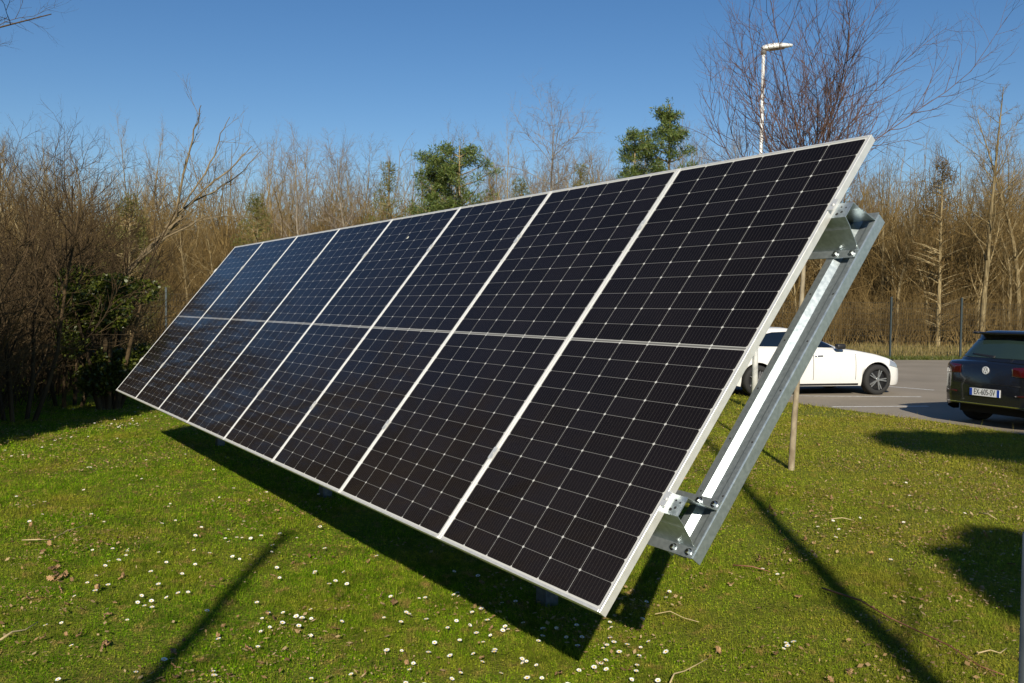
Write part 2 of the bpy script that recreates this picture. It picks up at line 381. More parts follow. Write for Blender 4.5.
NB = -0.0352                                                                    # back of the frames
UE = 0.063
for vc in (0.462, 1.875):
    mb = MB()
    prof = [(vc-0.122, NB-0.136), (vc-0.122, NB-0.150), (vc-0.080, NB-0.150), (vc-0.052, NB-0.055), (vc-0.049, NB-0.050), (vc-0.046, NB-0.042), (vc-0.0375, NB), (vc+0.0375, NB), (vc+0.046, NB-0.042), (vc+0.049, NB-0.050), (vc+0.052, NB-0.055), (vc+0.080, NB-0.150), (vc+0.122, NB-0.150), (vc+0.122, NB-0.136)]
    extrude(mb, prof[1:-1], lambda a, b, s: A(s, a, b), -NP*PW - 0.06, UE, 0.0028)
    for (du, dv, r) in ((-0.032, -0.010, 0.0055), (-0.022, 0.013, 0.004), (-0.046, 0.018, 0.004), (-0.05, -0.02, 0.0065)):
        M = Matrix.Translation(A(UE + du, vc + dv, NB + 0.0034)) @ EN.to_track_quat('Z', 'Y').to_matrix().to_4x4()
        mb.lathe([(0, 0), (r, 0), (r, -0.001)], 12, 1, M)
    pu_ = mb.build('purlin', [M_GALV, M_HOLE], arr)
    for side in (-1, 1):
        for uu_ in (UE - 0.022, UE - 0.100):
            if side > 0 and vc > 1: continue
            bolt(pu_, A(uu_, vc + side * 0.101, NB - 0.1470), EN)

def beam(u1, v0, v1):
    """inclined omega profile; u1 = its right edge"""
    mb = MB(); c = u1 - 0.063; z = NB - 0.1535
    prof = [(-0.078, z-0.050), (-0.078, z), (-0.0435, z), (-0.021, z-0.023), (0.014, z-0.023), (0.036, z), (0.0585, z), (0.0615, z-0.0013), (0.063, z-0.0045), (0.063, z-0.050)]
    prof = [(c + a, b) for a, b in prof][::-1]
    extrude(mb, prof, lambda a, b, s: A(a, s, b), v0, v1, 0.003)
    n = int((v1 - v0 - .3) / 0.24)
    for i in range(n + 1):
        for du in (-0.061, 0.050):
            M = Matrix.Translation(A(c + du, v0 + 0.26 + i * 0.24, z + 0.0006)) @ EN.to_track_quat('Z', 'Y').to_matrix().to_4x4()
            mb.lathe([(0, 0), (0.0042, 0), (0.0042, -0.0004)], 10, 1, M)
    return mb.build('support_beam', [M_GALV, M_HOLE], arr)
beam(UE, 0.345, 1.992)
for up in (-1.85, -5.3, -8.75):
    beam(up + 0.06, 0.30, 2.03)
    # post: from the lawn to the underside of its beam, at 1.1 m behind the lower edge
    foot = AO + EU * up + NH * 1.1; foot.z = 0.0
    vtop = (1.1 - 0.25 * math.sin(TILT)) / math.cos(TILT); top = A(up, vtop, -0.235)
    mb = MB()
    def pf(a, b, s): return foot + EU * a + NH * b + Vector((0, 0, s))
    extrude(mb, [(-0.03, 0.04), (-0.045, 0.04), (-0.045, -0.04), (0.045, -0.04), (0.045, 0.04), (0.03, 0.04)][::-1], pf, 0.0, top.z + 0.02, 0.004)
    po = mb.build('support_post', M_POST, arr)
    # diagonal strut
    s0 = foot + Vector((0, 0, 0.25)); s1 = A(up, 0.55, -0.235)
    st = MB(); st.tube([s0, s1], 0.022, 8); st.build('strut', M_GALV, arr)
# clamps along the purlins
for k in range(NP + 1):
    for vc in (0.462, 1.875):
        mb = MB(); u = -k * PW - (0.0025 if 0 < k < NP else 0) + (0.006 if k == 0 else 0) - (0.006 if k == NP else 0)
        hw = 0.0155 if 0 < k < NP else 0.012
        q = [A(uu, vv, n) for n in (0.0006, 0.0042) for uu, vv in ((u-hw, vc-0.03), (u+hw, vc-0.03), (u+hw, vc+0.03), (u-hw, vc+0.03))]
        mb.add(q, [(0,3,2,1),(4,5,6,7),(0,1,5,4),(1,2,6,5),(2,3,7,6),(3,0,4,7)])
        M = Matrix.Translation(A(u, vc, 0.0042)) @ EN.to_track_quat('Z', 'Y').to_matrix().to_4x4()
        mb.lathe([(0, 0.004), (0.0055, 0.004), (0.0055, 0)], 10, 0, M)
        mb.build('clamp', M_ALU, arr)

mb = MB(); rr = random.Random(2); bu, bv_ = -4.011, 2.019
ring = [A(bu + .013 * math.cos(t) * rr.uniform(.6, 1.3), bv_ + .016 * math.sin(t) * rr.uniform(.6, 1.4), -0.0018) for t in np.linspace(0, 6.28, 14)[:-1]]
mb.add(ring + [A(bu, bv_, -0.0005)], [(i, (i + 1) % 13, 13) for i in range(13)]); mb.build('bird_dropping', simple('dropping', (.55, .53, .45), .8), arr)

# ------------------------------------------------------------------ trees
def unit(v):
    return v / (np.linalg.norm(v) + 1e-9)

class Wood:
    """gathers tapered branches into two meshes: trunk with limbs, and crown of twigs"""
    def __init__(s, seed): s.rng = np.random.default_rng(seed); s.V = {0: [], 1: []}; s.F = {0: [], 1: []}; s.n = {0: 0, 1: 0}; s.tips = []
    def tube(s, pts, rads, k, part):
        pts = np.asarray(pts); n = len(pts)
        t = np.gradient(pts, axis=0); t /= (np.linalg.norm(t, axis=1, keepdims=True) + 1e-9)
        ref = np.array([0.31, 0.17, 0.93]) if abs(t[0, 2]) < 0.8 else np.array([0.97, 0.2, 0.1])
        a = np.cross(t, ref); a /= (np.linalg.norm(a, axis=1, keepdims=True) + 1e-9); b = np.cross(t, a)
        th = np.arange(k) * 2 * np.pi / k
        ring = pts[:, None, :] + np.asarray(rads)[:, None, None] * (np.cos(th)[None, :, None] * a[:, None, :] + np.sin(th)[None, :, None] * b[:, None, :])
        i = np.arange(n - 1)[:, None]; j = np.arange(k)[None, :]; j2 = (j + 1) % k
        f = np.stack([i*k+j, i*k+j2, (i+1)*k+j2, (i+1)*k+j], -1).reshape(-1, 4) + s.n[part]
        s.V[part].append(ring.reshape(-1, 3)); s.F[part].append(f); s.n[part] += n * k
    def branch(s, p, d, L, r, lvl, P):
        rng = s.rng; ns = P['seg'][min(lvl, len(P['seg'])-1)]
        pts = [np.array(p, float)]; d = unit(np.array(d, float)); dirs = [d]
        wob = P['wob'][min(lvl, len(P['wob'])-1)]; trop = P['trop'][min(lvl, len(P['trop'])-1)]
        for i in range(ns):
            d = unit(d + rng.normal(0, wob, 3) + np.array([P.get('lean', 0) if lvl < 2 else 0, 0, trop]))
            pts.append(pts[-1] + d * L / ns); dirs.append(d)
        pts = np.array(pts); tt = np.linspace(0, 1, ns + 1)
        rad = r * (1 - tt * (1 - P['tip'][min(lvl, len(P['tip'])-1)]))
        k = (8, 5, 4, 3, 3)[min(lvl, 4)]
        s.tube(pts, rad, k, 0 if lvl < P.get('limb_levels', 2) else 1)
        if lvl >= P['levels']:
            s.tips.append(pts[-1]); return
        nc = P['kids'][lvl]; nc = max(1, int(rng.normal(nc, nc * 0.15)))
        a0 = P['from'][min(lvl, len(P['from'])-1)]
        az = rng.uniform(0, 6.28)
        for c in range(nc):
            t = a0 + (1 - a0) * (c + rng.uniform(0, 1)) / nc
            x = t * ns; i = min(int(x), ns - 1); q = pts[i] + (pts[i+1] - pts[i]) * (x - i); dd = dirs[i+1]
            az += 2.4 + rng.normal(0, 0.5); ang = R(P['ang'][min(lvl, len(P['ang'])-1)]) * rng.uniform(0.7, 1.25)
            ref = np.array([0, 0, 1.0]) if abs(dd[2]) < 0.9 else np.array([1.0, 0, 0])
            e1 = unit(np.cross(dd, ref)); e2 = np.cross(dd, e1)
            nd = dd * math.cos(ang) + (e1 * math.cos(az) + e2 * math.sin(az)) * math.sin(ang)
            sh = P.get('shape', 0.5)
            fall = 1 - sh * (t - a0) / (1 - a0 + 1e-6) if lvl == 0 else 1 - 0.45 * t
            Lc = L * P['len'][min(lvl, len(P['len'])-1)] * fall * rng.uniform(0.7, 1.2)
            rc = min(rad[i] * 0.8, max(P['rmin'], rad[i] * P['rk'][min(lvl, len(P['rk'])-1)] * rng.uniform(0.75, 1.1)))
            s.branch(q, nd, Lc, rc, lvl + 1, P)
    def mesh(s, part, name, mat, parent):
        return np_mesh(name, np.concatenate(s.V[part]), np.concatenate(s.F[part]), mat, parent)
    def make(s, name, tm, cm, loc=(0, 0, 0), rot=0):
        root = empty(name, loc, (0, 0, rot)); s.mesh(0, 'trunk', tm, root)
        if s.n[1]: s.mesh(1, 'crown', cm, root)
        return root

def leaves_mesh(name, centers, radii, count, size, mat, parent, seed, flat=0.0, spike=False):
    """leaf-sized faces spread through the volume of many small clumps"""
    rng = np.random.default_rng(seed); C = np.asarray(centers); Rr = np.asarray(radii)
    w = Rr[:, 0] * Rr[:, 1] * Rr[:, 2]; w = w / w.sum(); idx = rng.choice(len(C), count, p=w)
    d = rng.normal(size=(count, 3)); d /= np.linalg.norm(d, axis=1, keepdims=True); rr = rng.uniform(0.25, 1, (count, 1)) ** 0.5
    pos = C[idx] + d * rr * Rr[idx]
    ax = unit3(rng.normal(size=(count, 3)) + d * 0.6 + np.array([0, 0, 0.25])); bx = unit3(np.cross(ax, rng.normal(size=(count, 3))))
    sz = size * rng.uniform(0.6, 1.4, (count, 1)); wd_ = (0.10 if spike else 0.42)
    v = np.stack([pos, pos + ax * sz * 0.5 + bx * sz * wd_, pos + ax * sz, pos + ax * sz * 0.5 - bx * sz * wd_], 1).reshape(-1, 3)
    return np_mesh(name, v, np.arange(count * 4).reshape(-1, 4), mat, parent)
def unit3(v): return v / (np.linalg.norm(v, axis=1, keepdims=True) + 1e-9)

# -- bare forest trees: a few kinds, each standing many times
FT = dict(levels=3, kids=[24, 10, 7], seg=[9, 6, 4, 3], wob=[0.06, 0.14, 0.2, 0.25], trop=[0.05, 0.10, 0.06, 0.04], tip=[0.12, 0.2, 0.3, 0.4],
          ang=[42, 45, 42], len=[0.34, 0.42, 0.5], rk=[0.42, 0.5, 0.6], rmin=0.0085, **{'from': [0.26, 0.15, 0.1]}, shape=0.5, limb_levels=2)
protos = []
for i, (h, r, mod) in enumerate([(12.5, 0.13, {}), (11.0, 0.10, dict(kids=[20, 10, 7], ang=[34, 40, 40], len=[0.30, 0.42, 0.5])),
                                 (13.0, 0.15, dict(kids=[26, 10, 7], ang=[50, 45, 40], len=[0.36, 0.42, 0.5])),
                                 (10.0, 0.08, dict(kids=[18, 10, 7], ang=[30, 38, 40], len=[0.32, 0.45, 0.5])),
                                 (11.5, 0.11, dict(wob=[0.10, 0.18, 0.24, 0.25], kids=[22, 10, 7])),
                                 (8.5, 0.07, dict(kids=[22, 10, 6], ang=[38, 40, 40], len=[0.42, 0.45, 0.5], **{'from': [0.12, 0.2, 0.15]}))]):
    P = dict(FT); P.update(mod); w = Wood(100 + i); w.branch((0, 0, -0.1), (0, 0, 1), h, r, 0, P)
    protos.append(w.make('bare_tree', M_BARK, M_TWIG))
rng = random.Random(5)
spots = []
def far(x, y, dmin): return all((x-a)**2 + (y-b)**2 > dmin*dmin for a, b in spots)
for (n, y0, y1, dmin) in ((64, 43, 49, 0.85), (84, 49, 57, 0.9), (100, 57, 74, 1.0)):
    c = 0; tries = 0
    while c < n and tries < 4000:
        tries += 1; y = rng.uniform(y0, y1); x = rng.uniform(-0.62, 0.62) * y
        if x < -4: y -= min(11.0, (-4 - x) * 0.55)
        if far(x, y, dmin): spots.append((x, y)); c += 1
used = set(); PHT = [12.5, 11.0, 13.0, 10.0, 11.5, 8.5]
for (x, y) in spots:
    k = rng.choice([0, 0, 1, 1, 2, 3, 3, 4, 5])
    o = protos[k] if k not in used else copy_tree(protos[k]); used.add(k)
    s = (1.9 + y * rng.uniform(92, 150) / 902) / PHT[k]
    o.location = (x, y, hill_z(x, y) - 0.012 if y > 40 else 0); o.rotation_euler = (rng.gauss(0, .03), rng.gauss(0, .03), rng.uniform(0, 6.28)); o.scale = (s, s, s * rng.uniform(0.92, 1.08))
    tag(o, 'bare brown tree, one of the many standing close together in the wood behind the fence', 'tree', 'bare trees of the wood behind the fence')

ls = []
while len(ls) < 30:
    y = rng.uniform(4, 23); x = -rng.uniform(11, 23)
    if x < -0.60 * y - 2.0 and all((x-a)**2 + (y-b)**2 > 2.2 for a, b in ls): ls.append((x, y))
for (x, y) in ls:
    k = rng.choice([0, 1, 2, 4]); s = rng.uniform(.85, 1.0); o = copy_tree(protos[k]); o.location = (x, y, 0); o.rotation_euler = (0, 0, rng.uniform(0, 6.28)); o.scale = (s, s, s)
    tag(o, 'bare tree of the copse beyond the left border of the photo', 'tree', 'bare trees beyond the left border')

# -- single trees that stand out on the skyline
w = Wood(21); P = dict(FT); P.update(rmin=.012, kids=[18, 12, 9], ang=[48, 46, 42], len=[0.42, 0.45, 0.45], wob=[0.07, 0.17, 0.24, 0.28], shape=0.35, **{'from': [0.34, 0.2, 0.15]})
w.branch((0, 0, -0.1), (0.05, 0, 1), 12.6, 0.16, 0, P)
o = w.make('oak_tree', M_OAKBARK, M_OAKTWIG, (0.9, 43.0, 0)); o.scale = (0.84,) * 3; tag(o, 'pale grey bare tree with a wide crown on the skyline above the middle panels', 'tree')
w = Wood(24); P = dict(FT); P.update(kids=[36, 10, 7], ang=[58, 45, 42], len=[0.27, 0.42, 0.5], wob=[0.03, 0.10, 0.2, 0.25], shape=0.75, **{'from': [0.30, 0.2, 0.15]})
w.branch((0, 0, -0.1), (0, 0, 1), 12.9, 0.15, 0, P)
o = w.make('poplar_tree', M_BARK, M_TWIG, (21.6, 41.5, 0)); o.scale = (0.93,) * 3; tag(o, 'tall straight bare tree with a narrow crown, rising above the wood over the dark hatchback', 'tree')
w = Wood(27); w.branch((0, 0, -0.1), (0, 0, 1), 13.2, 0.15, 0, FT)
o = w.make('bare_tree', M_BARK, M_TWIG, (24.4, 43.5, 0)); o.scale = (0.88,) * 3; tag(o, 'tall bare tree at the right border of the photo, taller than the wood around it', 'tree')
w = Wood(28); P = dict(FT); P.update(rmin=.012, kids=[26, 11, 7], ang=[36, 40, 42]); w.branch((0, 0, -0.1), (0.03, 0, 1), 11.6, 0.13, 0, P)
o = w.make('bare_tree', M_OAKBARK, M_OAKTWIG, (-9.2, 40.0, 0)); o.scale = (0.72,) * 3; tag(o, 'slim pale bare tree rising highest above the left third of the array', 'tree')
w = Wood(29); P = dict(FT); P.update(rmin=.012, kids=[20, 12, 8], ang=[48, 44, 42], shape=0.35); w.branch((0, 0, -0.1), (0.03, 0, 1), 11.8, 0.14, 0, P)
o = w.make('bare_tree', M_OAKBARK, M_OAKTWIG, (-7.1, 39.5, 0)); o.scale = (0.7,) * 3; tag(o, 'broad pale bare tree beside the slim one above the left third of the array', 'tree')

# -- the young tree on the lawn behind the right end of the array
w = Wood(38)
YT = dict(levels=3, kids=[28, 22, 6], seg=[6, 9, 7, 4], wob=[0.02, 0.11, 0.11, 0.12], trop=[0.0, 0.085, 0.08, 0.06], tip=[0.45, 0.22, 0.35, 0.5],
          ang=[34, 40, 38], len=[0.77, 0.33, 0.45], rk=[0.42, 0.55, 0.6], rmin=0.0043, shape=0.15, limb_levels=1, **{'from': [0.66, 0.16, 0.2]})
w.branch((0, 0, -0.05), (0.012, 0, 1), 3.3, 0.036, 0, YT)
o = w.make('young_tree', M_YBARK, M_PURPLE, (3.03, 9.69, 0)); tag(o, 'young bare tree on the lawn, slim pale trunk and a fan of purplish twigs', 'tree')

# -- pines and other green trees on the skyline
def pine(seed, h, wid, mat, loc, label, name='pine_tree', base=0.25, lean=0, tuft=0.32, dens=50):
    rg = np.random.default_rng(seed); w = Wood(seed)
    pts = np.array([[lean * t * t, 0, h * t] for t in np.linspace(0, 1, 8)]); w.tube(pts, 0.13 * (1 - 0.8 * np.linspace(0, 1, 8)), 7, 0)
    C = []; Rr = []
    z = h * base; az = 0
    while z < h * 0.97:
        f = 1 - ((z / h - base) / (1 - base)) ** 1.3; 
        for k in range(int(rg.integers(3, 6))):
            az += 2.1 + rg.normal(0, .5); L = wid * (0.3 + 0.7 * f) * rg.uniform(0.3, 1.25)
            d = unit(np.array([math.cos(az), math.sin(az), 0.25 + 0.35 * (1 - f)])); b = np.array([lean * (z/h)**2, 0, z])
            e = b + d * L; m = (b + e) / 2 + np.array([0, 0, -0.05 * L])
            w.tube(np.array([b, m, e]), [0.04, 0.025, 0.012], 3, 0)
            for q in range(5):
                t = rg.uniform(0.45, 1.05); s_ = rg.uniform(0.45, 1.1) * tuft
                C.append(b + d * L * t + rg.normal(0, 0.10, 3) * L * .6); Rr.append((s_, s_, s_ * 0.7))
        z += h * rg.uniform(0.035, 0.06)
    C.append(np.array([lean, 0, h])); Rr.append((tuft*.5, tuft*.5, tuft))
    root = empty(name, loc); w.mesh(0, 'trunk', M_BARK, root)
    leaves_mesh('crown', C, Rr, len(C) * dens, 0.17, mat, root, seed, spike=True)
    tag(root, label, 'tree'); return root
def cone_tree(seed, h, wid, mat, loc, label, base=0.15, n=90):
    rg = np.random.default_rng(seed); w = Wood(seed); C = []; Rr = []
    w.tube(np.array([[0, 0, h * t] for t in np.linspace(0, 1, 8)]), 0.12 * (1 - 0.85 * np.linspace(0, 1, 8)), 7, 0)
    for i in range(n):
        t = base + (1 - base) * rg.uniform(0, 1) ** 1.3; rad = wid * (1 - ((t - base) / (1 - base)) ** 1.6) * rg.uniform(.3, 1.1) + .1; a = rg.uniform(0, 6.28)
        c = np.array([rad * math.cos(a), rad * math.sin(a), h * t]); C.append(c); s = rg.uniform(.12, .36); Rr.append((s, s, s * rg.uniform(.8, 1.4)))
        w.tube(np.array([[0, 0, h * t - rad * .35], c * [.6, .6, 1] - [0, 0, rad * .1], c]), [.03, .02, .008], 3, 0)
    root = empty('conifer_tree', loc); w.mesh(0, 'trunk', M_BARK, root); leaves_mesh('crown', C, Rr, n * 95, 0.11, mat, root, seed, spike=True); tag(root, label, 'tree'); return root
def sky_spot(px, D): return ((px - 512) / FPX * D, D, 0)
pine(41, 10.0, 2.3, M_PINE, sky_spot(632, 43), 'green pine on the skyline, left half of the dark pair beside the lamp', dens=60)
pine(42, 11.2, 2.4, M_PINE, sky_spot(666, 42), 'taller green pine on the skyline, right half of the dark pair beside the lamp', dens=60)
pine(48, 8.6, 1.3, M_PINE, sky_spot(690, 44), 'short green pine at the foot of the taller one beside the lamp', dens=50)
pine(43, 9.0, 2.7, M_PINE, sky_spot(458, 41), 'green pine on the skyline left of the pale grey tree', dens=50)
pine(44, 8.6, 2.0, M_PINE, sky_spot(434, 42), 'green pine with a loose crown just left of another pine above the array')
cone_tree(45, 8.2, 1.6, M_OLIVE, sky_spot(578, 42), 'small olive conifer on the skyline right of the pale grey tree')
cone_tree(46, 8.0, 1.5, M_OLIVE, sky_spot(388, 38), 'dense olive conifer with a pointed top, left of the pines')
cone_tree(47, 8.7, 1.9, M_BROWNLEAF, sky_spot(938, 42), 'brownish olive conifer showing above the wood right of the array')
cone_tree(49, 6.2, 1.7, M_OLIVE, sky_spot(257, 38), 'low olive conifer in the wood above the upper left corner of the array')
cone_tree(50, 5.9, 1.6, M_OLIVE, sky_spot(130, 36), 'low olive conifer in the wood left of the leaning tree')
cone_tree(51, 7.4, 1.7, M_OLIVE, sky_spot(520, 41), 'olive ivy-covered conifer at the foot of the pale grey tree')

# -- undergrowth: thin shrubs and brambles, nobody could count them
def shrub_template(seed, n, h, spread, r0, arch):
    w = Wood(seed); rg = w.rng
    P = dict(levels=2, kids=[5, 3], seg=[5, 3, 2], wob=[0.12, 0.2, 0.25], trop=[-arch, -arch*0.5, 0.0], tip=[0.3, 0.4, 0.5], ang=[35, 40], len=[0.4, 0.5],
             rk=[0.6, 0.6], rmin=0.004, limb_levels=0, **{'from': [0.25, 0.2]})
    for i in range(n):
        a = rg.uniform(0, 6.28); q = rg.uniform(0, spread)
        d = np.array([math.cos(a) * rg.uniform(0.1, 0.6), math.sin(a) * rg.uniform(0.1, 0.6), 1])
        w.branch((math.cos(a)*q*0.6, math.sin(a)*q*0.6, 0), d, h * rg.uniform(0.6, 1.15), r0 * rg.uniform(0.7, 1.3), 0, P)
    return np.concatenate(w.V[1]), np.concatenate(w.F[1])
def scatter(name, temps, places, mat, seed):
    rg = np.random.default_rng(seed); VV = []; FF = []; n = 0
    for (x, y, z, s) in places:
        v, f = temps[int(rg.integers(len(temps)))]; a = rg.uniform(0, 6.28); c, s_ = math.cos(a), math.sin(a)
        q = v * np.array([s, s, s * rg.uniform(0.8, 1.2)]); q = np.stack([q[:, 0]*c - q[:, 1]*s_ + x, q[:, 0]*s_ + q[:, 1]*c + y, q[:, 2] + z], 1)
        VV.append(q); FF.append(f + n); n += len(v)
    return np_mesh(name, np.concatenate(VV), np.concatenate(FF), mat)
T = [shrub_template(61 + i, 20, 2.8, 1.1, 0.012, 0.01) for i in range(4)]
rg = np.random.default_rng(9); pl = []
for i in range(1500):
    y = rg.uniform(41.5, 72); x = rg.uniform(-0.64, 0.64) * y; f = (y - 42.5) / 29.5
    if x < -4: y -= min(12.0, (-4 - x) * 0.6) * (1 - f * .6)
    pl.append((x, y, hill_z(x, y) - 0.05 if y > 40 else -.05, rg.uniform(0.65, 1.2) + f * rg.uniform(0.7, 2.7)))
for i in range(260):
    y = rg.uniform(47, 74); x = y * rg.uniform(0.22, 0.66); pl.append((x, y, hill_z(x, y) - .05, rg.uniform(1.6, 3.1)))
for i in range(260):
    y = rg.uniform(44, 70); x = y * rg.uniform(-0.5, 0.22); pl.append((x, y, hill_z(x, y) - .05, rg.uniform(1.5, 2.9)))
tag(scatter('woodland_undergrowth', T, pl, M_TWIG, 3), 'tangle of brown undergrowth filling the foot of the wood', 'undergrowth', kind='stuff')
v_ = shrub_template(90, 1, 1, 1, 0.01, 0)

# -- left side: dark thicket, ivy bush, leaning tree
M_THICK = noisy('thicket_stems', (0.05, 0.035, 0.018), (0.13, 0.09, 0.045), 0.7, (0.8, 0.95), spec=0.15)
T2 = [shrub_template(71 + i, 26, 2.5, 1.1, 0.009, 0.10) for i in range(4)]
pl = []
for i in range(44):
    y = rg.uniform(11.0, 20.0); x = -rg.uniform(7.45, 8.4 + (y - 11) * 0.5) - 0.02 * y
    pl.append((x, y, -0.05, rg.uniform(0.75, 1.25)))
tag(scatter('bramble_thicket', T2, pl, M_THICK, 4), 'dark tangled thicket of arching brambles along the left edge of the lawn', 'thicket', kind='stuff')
BT = dict(levels=3, kids=[11, 9, 7], seg=[6, 6, 4, 3], wob=[0.08, 0.13, 0.17, 0.2], trop=[0.02, 0.09, 0.07, 0.05], tip=[0.3, 0.25, 0.35, 0.5], ang=[38, 38, 38],
          len=[0.55, 0.5, 0.5], rk=[0.5, 0.55, 0.6], rmin=0.006, shape=0.3, limb_levels=1, **{'from': [0.18, 0.15, 0.2]})
for i, (px, D, h, lab) in enumerate([(68, 15.0, 4.6, 'dark many-stemmed bare shrub with upright twigs, tallest in the left thicket'), (18, 13.0, 4.2, 'dark bare shrub with tangled twigs at the left border of the photo'),
                                     (100, 17.5, 3.7, 'dark bare shrub at the right end of the left thicket, behind the ivy bush'), (45, 17, 4.2, 'dark bare shrub seen between the two taller shrubs of the left thicket')]):
    w = Wood(81 + i)
    for k in range(4):
        a = k * 1.6; w.branch((0.2*math.cos(a), 0.2*math.sin(a), -0.05), (0.25*math.cos(a), 0.25*math.sin(a), 1), h * 0.8, 0.035, 0, BT)
    o = w.make('bare_shrub', M_DARKTWIG, M_DARKTWIG, sky_spot(px, D)); tag(o, lab, 'shrub')
# ivy-clad bush
def leaf_bush(name, loc, C, Rr, n, size, mat, seed, label, cat='bush', stems=True):
    root = empty(name, loc); w = Wood(seed)
    for c in C:
        w.tube(np.array([[c[0]*.2, c[1]*.2, -0.05], [c[0]*.6, c[1]*.6, c[2]*.55], c]), [0.05, 0.035, 0.015], 5, 0)
    w.mesh(0, 'trunk', M_DARKTWIG, root)
    leaves_mesh('crown', C, Rr, n, size, mat, root, seed); tag(root, label, cat); return root
rg = np.random.default_rng(14)
C = []; Rr = []
for i in range(18):
    a = rg.uniform(0, 6.28); q = rg.uniform(0, 0.75) ** .7
    C.append((math.cos(a)*q*.95, math.sin(a)*q*.8, rg.uniform(0.45, 2.05))); s = rg.uniform(0.16, 0.36); Rr.append((s, s, s*.9))
leaf_bush('ivy_bush', (-6.55, 14.6, 0), C, Rr, 15000, 0.052, M_BUSHLEAF, 15, 'dark green ivy-clad bush at the end of the left thicket')
# leaning bare tree
w = Wood(95); LD = 18.0; lx, ly, _ = sky_spot(95, LD)
def lpt(px, py, dy=0.0): return ((px - 512) / FPX * LD - lx, dy, 1.72 + (304 - py) / FPX * LD)
LT = dict(levels=2, kids=[5, 4], seg=[5, 4, 3], wob=[0.05, 0.08, 0.1], trop=[0.03, 0.06, 0.05], tip=[0.3, 0.4, 0.5], ang=[26, 30], len=[0.5, 0.5], rk=[0.6, 0.6], rmin=0.006, shape=0.3, limb_levels=0, **{'from': [0.2, 0.2]})
def limb(pp, r0, r1, dy):
    q = np.array([lpt(px, py, dy * i / (len(pp) - 1)) for i, (px, py) in enumerate(pp)]); t = np.linspace(0, 1, 12); k = np.linspace(0, 1, len(pp))
    q = np.stack([np.interp(t, k, q[:, j]) for j in range(3)], 1); q[1:-1] = (q[:-2] + 2 * q[1:-1] + q[2:]) / 4; q[1:-1] += w.rng.normal(0, .012, (10, 3))
    w.tube(q, r0 + (r1 - r0) * t, 6, 0)
    for i in range(4, 12, 2):
        d = unit(q[min(i, 11)] - q[i-1]); w.branch(q[i-1] if i < 11 else q[-1], d + w.rng.normal(0, .35, 3), w.rng.uniform(.35, .8), (r0 + (r1 - r0) * t[i-1]) * .45, 0, LT)
limb([(86, 392), (108, 305), (130, 264), (158, 236), (178, 215)], .065, .045, .3)
limb([(176, 217), (189, 165), (203, 130), (210, 112)], .028, .007, -.5); limb([(166, 228), (200, 190), (228, 165), (244, 142)], .028, .007, .5)
limb([(183, 207), (212, 165), (222, 140), (233, 120)], .021, .006, -.2); limb([(178, 212), (205, 190), (230, 170), (246, 143)], .02, .006, 1.0)
limb([(98, 340), (125, 277), (165, 241), (198, 226), (222, 211)], .034, .008, -.4); limb([(150, 241), (182, 225), (214, 213), (244, 214)], .02, .006, .6)
o = w.make('leaning_tree', M_DEADWOOD, M_DEADWOOD, (lx, ly, 0)); tag(o, 'bare tree leaning to the right with long straight limbs, left of the array', 'tree')

# -- trees that stand outside the picture: their twigs or their shadows reach into it
w = Wood(97); OT = dict(BT); OT.update(kids=[5, 9, 7], wob=[0.09, 0.16, 0.2, 0.22], trop=[0.03, 0.03, 0.03, 0.02], len=[0.4, 0.5, 0.5], rmin=0.0035, tip=[0.3, 0.08, 0.2, 0.4])
w.tube(np.array([[0, 0, -0.1], [0.05, 0, 1.5], [0.1, 0.02, 4.0], [0.12, 0, 6.2]]), [0.11, 0.10, 0.085, 0.03], 8, 0)
w.branch((0.1, 0, 4.15), (0.98, 0.0, 0.04), 2.2, 0.015, 0, OT); w.branch((0.1, 0, 4.5), (0.9, -0.1, 0.38), 2.2, 0.015, 0, OT); w.branch((0.1, 0, 4.2), (-0.7, 0.3, 0.6), 2.2, 0.03, 0, OT); w.branch((0.1, 0, 4.6), (0.1, -0.7, 0.7), 2.0, 0.025, 0, OT)
o = w.make('bare_tree', M_DARKTWIG, M_DARKTWIG, (-6.5, 8.5, 0)); tag(o, 'bare tree beyond the left border whose twigs hang into the upper left corner', 'tree')
def slender(seed, loc, h, r, label):
    w = Wood(seed); P = dict(FT); P.update(levels=2, kids=[9, 5], seg=[10, 5, 3], wob=[0.045, 0.12, 0.2], ang=[30, 40], len=[0.14, 0.4], rk=[0.3, 0.5], rmin=0.004, **{'from': [0.5, 0.2]}, tip=[0.35, 0.3, 0.5])
    w.branch((0, 0, -0.1), (0, 0, 1), h, r, 0, P); o = w.make('bare_tree', M_BARK, M_TWIG, loc); tag(o, label, 'tree')
slender(101, (-1.72, -4.5, 0), 6.3, 0.115, 'slender bare tree behind the viewer casting the left stripe of shadow on the lawn')
slender(102, (1.76, -4.5, 0), 8.2, 0.125, 'slender bare tree behind the viewer casting the right stripe of shadow on the lawn')
TAN = math.tan(SUN_EL)
C = []; Rr = []; rg = np.random.default_rng(33); ty = -6.0; tx = 6.2
def shade_clump(xc, D, hw, hd, n, rr):
    zc = (D - ty) * TAN
    for i in range(n):
        a = rg.uniform(0, 6.28); q = math.sqrt(rg.uniform(0, 1))
        C.append((xc - tx + hw * q * math.cos(a), rg.uniform(-.5, .5), zc + hd * TAN * q * math.sin(a))); s = rr * rg.uniform(.7, 1.2); Rr.append((s, s, s))
shade_clump(3.62, 5.3, 0.60, 0.66, 50, 0.30)
shade_clump(6.2, 11.7, 1.5, 0.5, 40, 0.28); shade_clump(7.5, 10.4, 1.3, 0.55, 34, 0.30)
